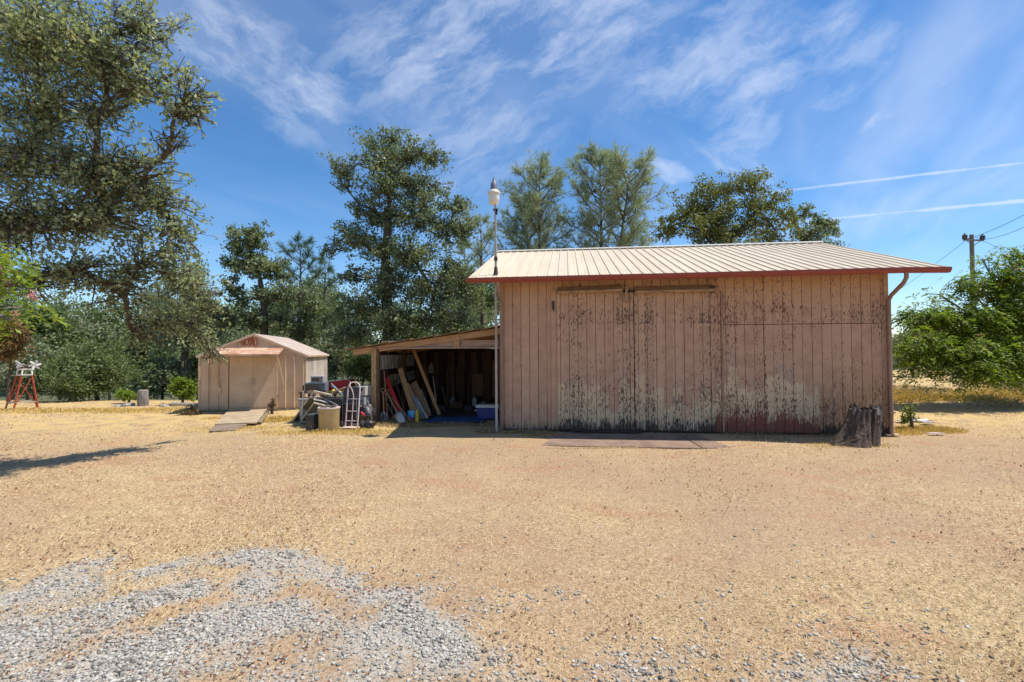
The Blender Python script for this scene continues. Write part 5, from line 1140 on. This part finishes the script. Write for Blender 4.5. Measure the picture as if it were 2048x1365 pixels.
def pine(name, label, base, height, rad, seed, mat='pine_needle', stems=1, t0=.2, density=1.0, group='pines', shape=1.0, nl=.36, nw=.016):
    rg = np.random.RandomState(seed); base = np.array(base, float); o = tree_root(name, label, tuple(base), group); mb = MB(); TP = []; TD = []
    for s_i in range(stems):
        H0 = height*(1-.10*s_i); off = np.array([0, 0, 0.]) if s_i == 0 else np.append(rg.normal(size=2)*.12*rad, 0)
        topo = off*5+np.append(rg.normal(size=2)*.02*height, H0); tk = np.array([off*0+(topo-0)*0+np.array([topo[0]*k**1.2, topo[1]*k**1.2, H0*k]) for k in np.linspace(0, 1, 10)])
        mb.tube(list(tk), list(np.linspace(height*.016, .02, 10)), 7)
        nb = int(30*density)
        for k in range(nb):
            tt = t0+(1-t0)*((k+rg.rand())/nb); a_ = k*2.4+rg.rand(); j = tt*9; i0 = min(int(j), 8); p0 = tk[i0]+(tk[i0+1]-tk[i0])*(j-i0)
            qq = (1-tt)/(1-t0); prof_ = min(1, 2.5*qq**.65*shape+.06)
            L = rad*(.12+.88*prof_)*(.6+.5*rg.rand())*(1 if stems == 1 else .8); up_ = .25+.75*tt
            e = p0+np.array([math.cos(a_)*L, math.sin(a_)*L, L*up_*.85]); br = curve(p0, e, 6, .07, rg); br[3:, 2] += np.array([0, .02, .06])*L
            mb.tube(list(br), list(np.linspace(.045*height/14, .012, 6)), 5, False)
            for q in range(int(9*density)+4):
                f = .35+.65*rg.rand(); jj = f*5; ii = min(int(jj), 4); bp_ = br[ii]+(br[ii+1]-br[ii])*(jj-ii); dd = (e-p0)/np.linalg.norm(e-p0)*.8+rg.normal(size=3)*.65+np.array([0, 0, .25]); dd /= np.linalg.norm(dd)
                tl2 = (.35+.6*rg.rand())*min(1, L*.4+.3); tipp = bp_+dd*tl2; mb.tube([bp_, tipp], [.012, .006], 3, False)
                for g_ in (.35, .7, 1.0): TP.append(bp_+dd*tl2*g_); TD.append(dd)
    TP, TD = np.array(TP), np.array(TD); NN = 14; n = len(TP)*NN
    P = np.repeat(TP, NN, 0); Dm = np.repeat(TD, NN, 0); d = rg.normal(size=(n, 3))*.75+Dm*.95; d /= np.linalg.norm(d, axis=1, keepdims=True)
    sd = np.cross(d, rg.normal(size=(n, 3))); sd /= np.linalg.norm(sd, axis=1, keepdims=True); L = (nl*(.6+.6*rg.rand(n)))[:, None]
    V = np.stack([P-sd*nw/2, P+sd*nw/2, P+d*L-np.array([0, 0, .05])*L], 1).reshape(-1, 3)
    mb.build('trunk', 'bark_pine', o, True); link('crown', np_mesh('crown', V, np.arange(n*3).reshape(-1, 3), mat), o); return o
def pine_px(name, label, px, py_top, Y, rpx, seed, **k):
    bs_ = base_at(px, Y); return pine(name, label, bs_, AT(px, py_top, Y).z-bs_[2], rpx*Y/F_PX, seed, **k)
pine_px('gray_pine', 'feathery gray pine with two stems right of the yard lamp', 1078, 345, 27, 84, 201, stems=2, t0=.3, density=1.5)
pine_px('gray_pine', 'taller gray pine with dark cones right of its twin', 1208, 322, 27, 86, 202, stems=2, t0=.3, density=1.6)
pine_px('gray_pine', 'thin pale pine showing between big oak and lamp pole', 965, 445, 30, 60, 203, t0=.2, density=1.0)
pine_px('gray_pine', 'slender green pine between shed oak and big oak', 600, 490, 29, 50, 204, mat='pine_needle_green', t0=.15, density=1.0, shape=.8)
pine_px('gray_pine', 'short green pine tucked behind the big oak left edge', 648, 520, 31, 28, 205, mat='pine_needle_green', t0=.2, density=.7)
pine_px('gray_pine', 'low grey pine behind the lean-to roof', 935, 500, 33, 50, 206, t0=.15, density=.9)
pine_px('gray_pine', 'distant small pine seen over the shed left gable', 466, 640, 60, 22, 207, t0=.1, density=.6, nl=.4, nw=.04)
pine_px('gray_pine', 'distant pine standing above the left bushes', 182, 620, 50, 32, 208, t0=.1, density=.7, nl=.4, nw=.035)
for i, (px, py) in enumerate(((1197, 368), (1217, 385), (1190, 386))):
    o = MB().lathe([(.02, 0), (.09, .04), (.11, .10), (.08, .18), (.02, .24)], 9).build('pine_cone', 'dark_trim', None, True); o.location = AT(px, py, 26.6); tag(o, ('topmost dark cone in the taller gray pine', 'dark cone right of the topmost cone in tall pine', 'dark cone left and below the topmost cone', 'lowest dark cone at right in tall pine')[i], 'pine cone')

def fronds(P, D, L, rg, mat, name):
    """feathery compound leaves: P base points, D outward directions"""
    n = len(P); D = D/np.linalg.norm(D, axis=1, keepdims=True); S = np.cross(D, np.array([0, 0, 1.])); S /= np.linalg.norm(S, axis=1, keepdims=True)+1e-9
    NPAIR = 6; quads = []
    for j in range(1, NPAIR+1):
        tt = j/NPAIR; c0 = P+D*(L*tt)[:, None]+np.array([0, 0, 1.])*(L*(.25*tt-.9*tt*tt))[:, None]
        pl = L*.40*math.sin(math.pi*(.22+.70*tt)); wv = (L*.17)[:, None]
        for sg in (-1, 1):
            pd = S*sg*.85+D*.5+rg.normal(size=(n, 3))*.32; pd[:, 2] -= .3; pd /= np.linalg.norm(pd, axis=1, keepdims=True); e = c0+pd*pl[:, None]
            quads.append(np.stack([c0, (c0+e)/2+D*wv*.5, e, (c0+e)/2-D*wv*.5], 1))
    V = np.concatenate(quads, 0).reshape(-1, 3); return np_mesh(name, V, np.arange(len(V)).reshape(-1, 4), mat)
def mimosa(name, label, base, fork, blobs, tr, n_fr, L, seed, mat='mimosa_leaf', flowers=0, group=None):
    rg = np.random.RandomState(seed); base = np.array(base, float); o = tree_root(name, label, tuple(base), group); mb = MB(); fork = np.array(fork, float)
    tk = curve(base, fork, 5, .05, rg); mb.tube([p-base for p in tk], list(np.linspace(tr, tr*.7, 5)), 9); tot = sum(b_[2]*b_[1][0]*b_[1][2] for b_ in blobs); PP, DD = [], []
    for (c_, r, wt_) in blobs:
        c_, r = np.array(c_), np.array(r); lb = curve(fork, c_, 6, .07, rg); mb.tube([p-base for p in lb], list(np.linspace(tr*.32, .022, 6)), 6); k = int(n_fr*wt_*r[0]*r[2]/tot)
        for i in range(max(3, k//16)):
            d = rg.normal(size=3); d /= np.linalg.norm(d); e = c_+d*r*(.4+.6*rg.rand()**.5); sb = curve(lb[rg.randint(3, 6)], e, 5, .1, rg); mb.tube([p-base for p in sb], [.024, .018, .013, .010, .006], 4, False)
            for q in range(16):
                p = sb[rg.randint(1, 5)]+rg.normal(size=3)*L*.55*np.array([1, 1, .6]); dd = (p-c_)*np.array([1, 1, 0])/np.linalg.norm(r)+rg.normal(size=3)*np.array([.8, .8, .35])+np.array([0, 0, -.1]); PP.append(p-base); DD.append(dd)
    PP, DD = np.array(PP), np.array(DD); mb.build('trunk', 'bark_pale', o, True); link('crown', fronds(PP, DD, L*(.55+.8*rg.rand(len(PP))), rg, mat, 'crown'), o)
    if flowers:
        ids = rg.choice(len(PP), flowers); FP = []
        for i in ids: FP.append(PP[i]+np.array([0, 0, .05])+rg.normal(size=(26, 3))*.028)
        tag(link('flowers', leaves_mesh('flowers', np.concatenate(FP), .035, rg, 'flower', .5, .3), o), kind='stuff')
    return o
mimosa('mimosa_tree', 'spreading bright green mimosa tree right of the barn', (17.9, 16.4, -.05), (17.4, 16.5, 2.6),
    [PB(1850, 640, 16.2, 60, 34, 1.0), PB(1930, 640, 16.0, 70, 40, 1.1), PB(2030, 630, 16.0, 70, 50, 1.2), PB(2000, 560, 16.4, 66, 30, 1.0), PB(1930, 575, 16.4, 50, 22, .6), PB(2040, 515, 16.6, 50, 22, .8), PB(1830, 690, 15.6, 46, 34, .9), PB(1910, 700, 15.4, 70, 36, 1.1),
     PB(2010, 700, 15.4, 80, 40, 1.2), PB(1850, 740, 15.2, 50, 24, .8), PB(1960, 745, 15.0, 80, 26, 1.0), PB(2060, 740, 15.2, 60, 30, 1.0), PB(1965, 520, 16.6, 30, 14, .4), PB(2130, 580, 16.6, 80, 90, 1.0), PB(1880, 590, 16.4, 34, 14, .45), PB(1805, 720, 15.4, 24, 24, .5)],
      .15, 8200, .34, 301, flowers=40)
# bare twigs on the mimosa
mimosa('mimosa_tree', 'mimosa sprigs with pink blossoms entering at the left edge', (-8.6, 5.9, -.05), (-7.9, 5.9, 2.4),
    [PB(-10, 545, 5.9, 50, 50, 1.0), PB(-30, 620, 5.9, 80, 28, 1.0), PB(20, 640, 5.8, 36, 12, .6), PB(-90, 520, 6.0, 100, 120, 1.2)], .12, 230, .27, 302, flowers=26)

# bushes and far trees
def bush(label, px, py, Y, rx, ry, n, leaf, seed, mat, lobes=6, name='bush', base_z=None, cat='bush', group=None, flat=.85):
    rg = np.random.RandomState(seed); c_ = AT(px, py, Y); k = Y/F_PX; bx, by = c_.x, Y; bz = gz(bx, by)-.1; bl_ = []
    for i in range(lobes):
        a_ = rg.rand()*6.28; q = .62*rg.rand()**.5; z_ = rg.uniform(-.45, .5); bl_.append(((c_.x+rx*k*q*math.cos(a_), Y+rx*k*.6*q*math.sin(a_), c_.z+ry*k*z_), (rx*k*.52, rx*k*.45, ry*k*.48), .7+.6*rg.rand()))
    bl_.append(((c_.x, Y, c_.z+ry*k*.5), (rx*k*.45, rx*k*.4, ry*k*.5), 1.0))
    return oak(name, label, (bx, by, bz), (c_.x, Y, max(c_.z-ry*k*.2, bz+.4)), bl_, max(.05, .02*rx*k+.04), n, leaf, seed, mat, group, nsub=12, flat=flat, twigs=False, tight=1.15, cat=cat, up=.25)
bush('large round dark green bush behind the windmill and log', 195, 745, 20.5, 92, 62, 15000, .105, 401, 'bush_leaf', 9)
bush('low dark green bush at the foot of the round bush', 140, 775, 19.2, 50, 34, 5000, .10, 402, 'bush_leaf', 5)
bush('bright yellow-green bush against the shed left wall', 366, 777, 17.6, 34, 26, 3200, .09, 403, 'bush_bright', 5)
bush('small yellow-green shrub beside the sawn log', 258, 795, 18.4, 26, 16, 1300, .08, 404, 'bush_bright', 4)
bush('reddish brown bush at the far left edge', 20, 690, 18.5, 46, 56, 4200, .10, 405, 'bush_red', 6)
bush('grey green thicket behind the windmill', 70, 740, 23, 74, 56, 7000, .14, 406, 'bush_grey', 7)
bush('grey green brush right of the round bush', 325, 755, 24, 60, 46, 6000, .14, 407, 'bush_grey', 6)
bush('tall pale shrub rising behind the round bush', 150, 680, 30, 90, 44, 7000, .19, 408, 'bush_grey', 7)
bush('dark shrub filling the gap left of the oak trunk', 290, 700, 31, 70, 44, 6500, .19, 409, 'bush_leaf', 7)
bush('shady low brush under the oak beside the shed', 395, 740, 27, 60, 50, 5500, .16, 410, 'oak_leaf_dark', 6)
bush('brush behind the shed right wall', 670, 725, 25, 44, 44, 5000, .14, 411, 'bush_grey', 6)
bush('green brush under the big oak beside lean-to', 725, 735, 24, 46, 40, 5000, .13, 412, 'bush_leaf', 6)
bush('wide mound of brush behind the shed roof', 560, 690, 34, 130, 40, 8000, .2, 413, 'bush_grey', 8)
bush('leafy brush behind the lean-to roof', 880, 690, 27, 90, 44, 8000, .15, 414, 'bush_leaf', 8)
bush('far left upright shrub above the windmill', 60, 660, 28, 80, 50, 6500, .18, 415, 'bush_leaf', 7)
bush('greyish far shrub behind the mimosa near barn edge', 1825, 700, 34, 56, 40, 4500, .2, 416, 'bush_grey', 6)
bush('dark far shrub behind the mimosa middle', 1950, 690, 36, 110, 46, 7500, .22, 417, 'bush_leaf', 8)
bush('tall far shrub at the right image edge', 2060, 690, 33, 70, 60, 6000, .2, 418, 'bush_leaf', 7)
bush('little leafy shrub at the barn right corner', 1822, 832, 11.2, 24, 22, 420, .05, 419, 'bush_bright', 4, name='shrub', cat='shrub')
bush('small dry shrub growing by the ramp corner', 545, 808, 14.9, 10, 12, 130, .05, 420, 'bush_red', 3, name='shrub', cat='shrub')
bush('dark ragged shrub at the shed left front corner', 382, 829, 14.7, 30, 13, 800, .06, 421, 'bush_red', 4, name='shrub', cat='shrub')
for i, (px, py, Y, rx, ry, mt, lab) in enumerate((
    (30, 655, 40, 90, 86, 'bush_leaf', 'far tree behind the reddish bush at left edge'), (120, 655, 44, 90, 74, 'bush_grey', 'pale far tree behind the windmill'), (225, 652, 42, 80, 70, 'bush_leaf', 'far green tree above the round bush'), (310, 640, 46, 80, 76, 'bush_grey', 'far grey tree left of the dark trunk'),
    (405, 655, 40, 80, 66, 'bush_leaf', 'far tree just left of the shed roof'), (480, 662, 48, 60, 56, 'bush_grey', 'low far tree above the shed left gable'), (555, 640, 40, 70, 70, 'bush_leaf', 'far tree above the shed ridge'), (640, 622, 42, 66, 84, 'bush_grey', 'far tree right of the slender pine'),
    (700, 660, 38, 70, 76, 'bush_leaf', 'far tree behind the big oak trunk left side'), (820, 670, 38, 80, 66, 'bush_leaf', 'far tree behind the big oak trunk right side'), (910, 640, 36, 70, 80, 'bush_grey', 'far tree behind the lean-to roof middle'), (975, 620, 38, 60, 80, 'bush_leaf', 'far tree beside the barn left corner'),
    (1860, 680, 55, 90, 40, 'bush_grey', 'far low tree beyond the field by barn'), (2000, 675, 60, 120, 44, 'bush_leaf', 'far tree beyond the mimosa at right'))):
    bush(lab, px, py, Y, rx, ry, 6500, .0052*Y, 600+i, mt, 7, name='far_tree', cat='tree', group='far trees beyond the yard')
# wooded far slopes: one mass
rg = np.random.RandomState(77); PL = []
for i in range(520):
    yy_ = rg.uniform(70, 330); xx = rg.uniform(-1.5, 1.5)*yy_; 
    zz = gz(xx, yy_); r = rg.uniform(2.5, 5.0); PL.append(np.array([xx, yy_, zz+r*.8])+rg.normal(size=(60, 3))*np.array([r*.55, r*.55, r*.5]))
tag(link('far_woods', leaves_mesh('far_woods', np.concatenate(PL), 1.7, rg, 'bush_grey', .5, .8)), 'distant wooded slopes beyond the yard', 'woods', kind='stuff')

# ------------------------------------------------------------------ standing dry grass where it is left uncut
tuft_field('tall_grass', 'standing golden dry grass around shed, junk and stump',
    [gs(560, 838, 1.2, .5, 1500, .16), gs(640, 866, 1.5, .4, 1500, .10), gs(730, 862, .9, .3, 800, .09), gs(1850, 862, .9, .5, 2200, .14), gs(1790, 868, .6, .3, 700, .12), gs(1700, 890, .9, .35, 700, .07), gs(480, 858, 1.6, .5, 1100, .08), gs(300, 822, 3.0, .7, 2600, .12), gs(100, 822, 3.2, .7, 2600, .14), gs(450, 838, .7, .3, 500, .10)], 'straw_gold', 501)
tuft_field('tall_grass', 'brown dry grass fringe along the barn foot and lean-to',
    [(*bl(.6, -.22)[:2], .8, .22, 900, .10), (*bl(-1.8, .75)[:2], 1.5, .4, 1500, .11), (*bl(5.7, -.12)[:2], .9, .1, 500, .08), (*bl(7.3, -.1)[:2], .9, .1, 500, .08), (*bl(3.0, -1.78)[:2], 1.9, .07, 700, .05), (*bl(1.0, -.5)[:2], .5, .5, 600, .08), (*bl(5.6, -.5)[:2], .7, .4, 600, .06), (*bl(-.3, -.2)[:2], .3, .3, 300, .12), (*bl(-3.0, .6)[:2], .5, .3, 500, .10)], 'straw_brown', 502)
fld = []
rg = np.random.RandomState(6)
for i in range(46): fld.append((rg.uniform(11.5, 30), rg.uniform(15.5, 24), 1.2, .8, 260, .30))
tuft_field('tall_grass', 'tall dry field grass under and beyond the mimosa', fld, 'straw_brown', 503)
fld = [(rg.uniform(12, 27), rg.uniform(17.5, 21.5), 1.4, .6, 300, .34) for i in range(40)]
tuft_field('tall_grass', 'golden standing grass bank behind the mimosa shadow', fld, 'straw_gold', 504)
print('gravel stones', n_gravel)
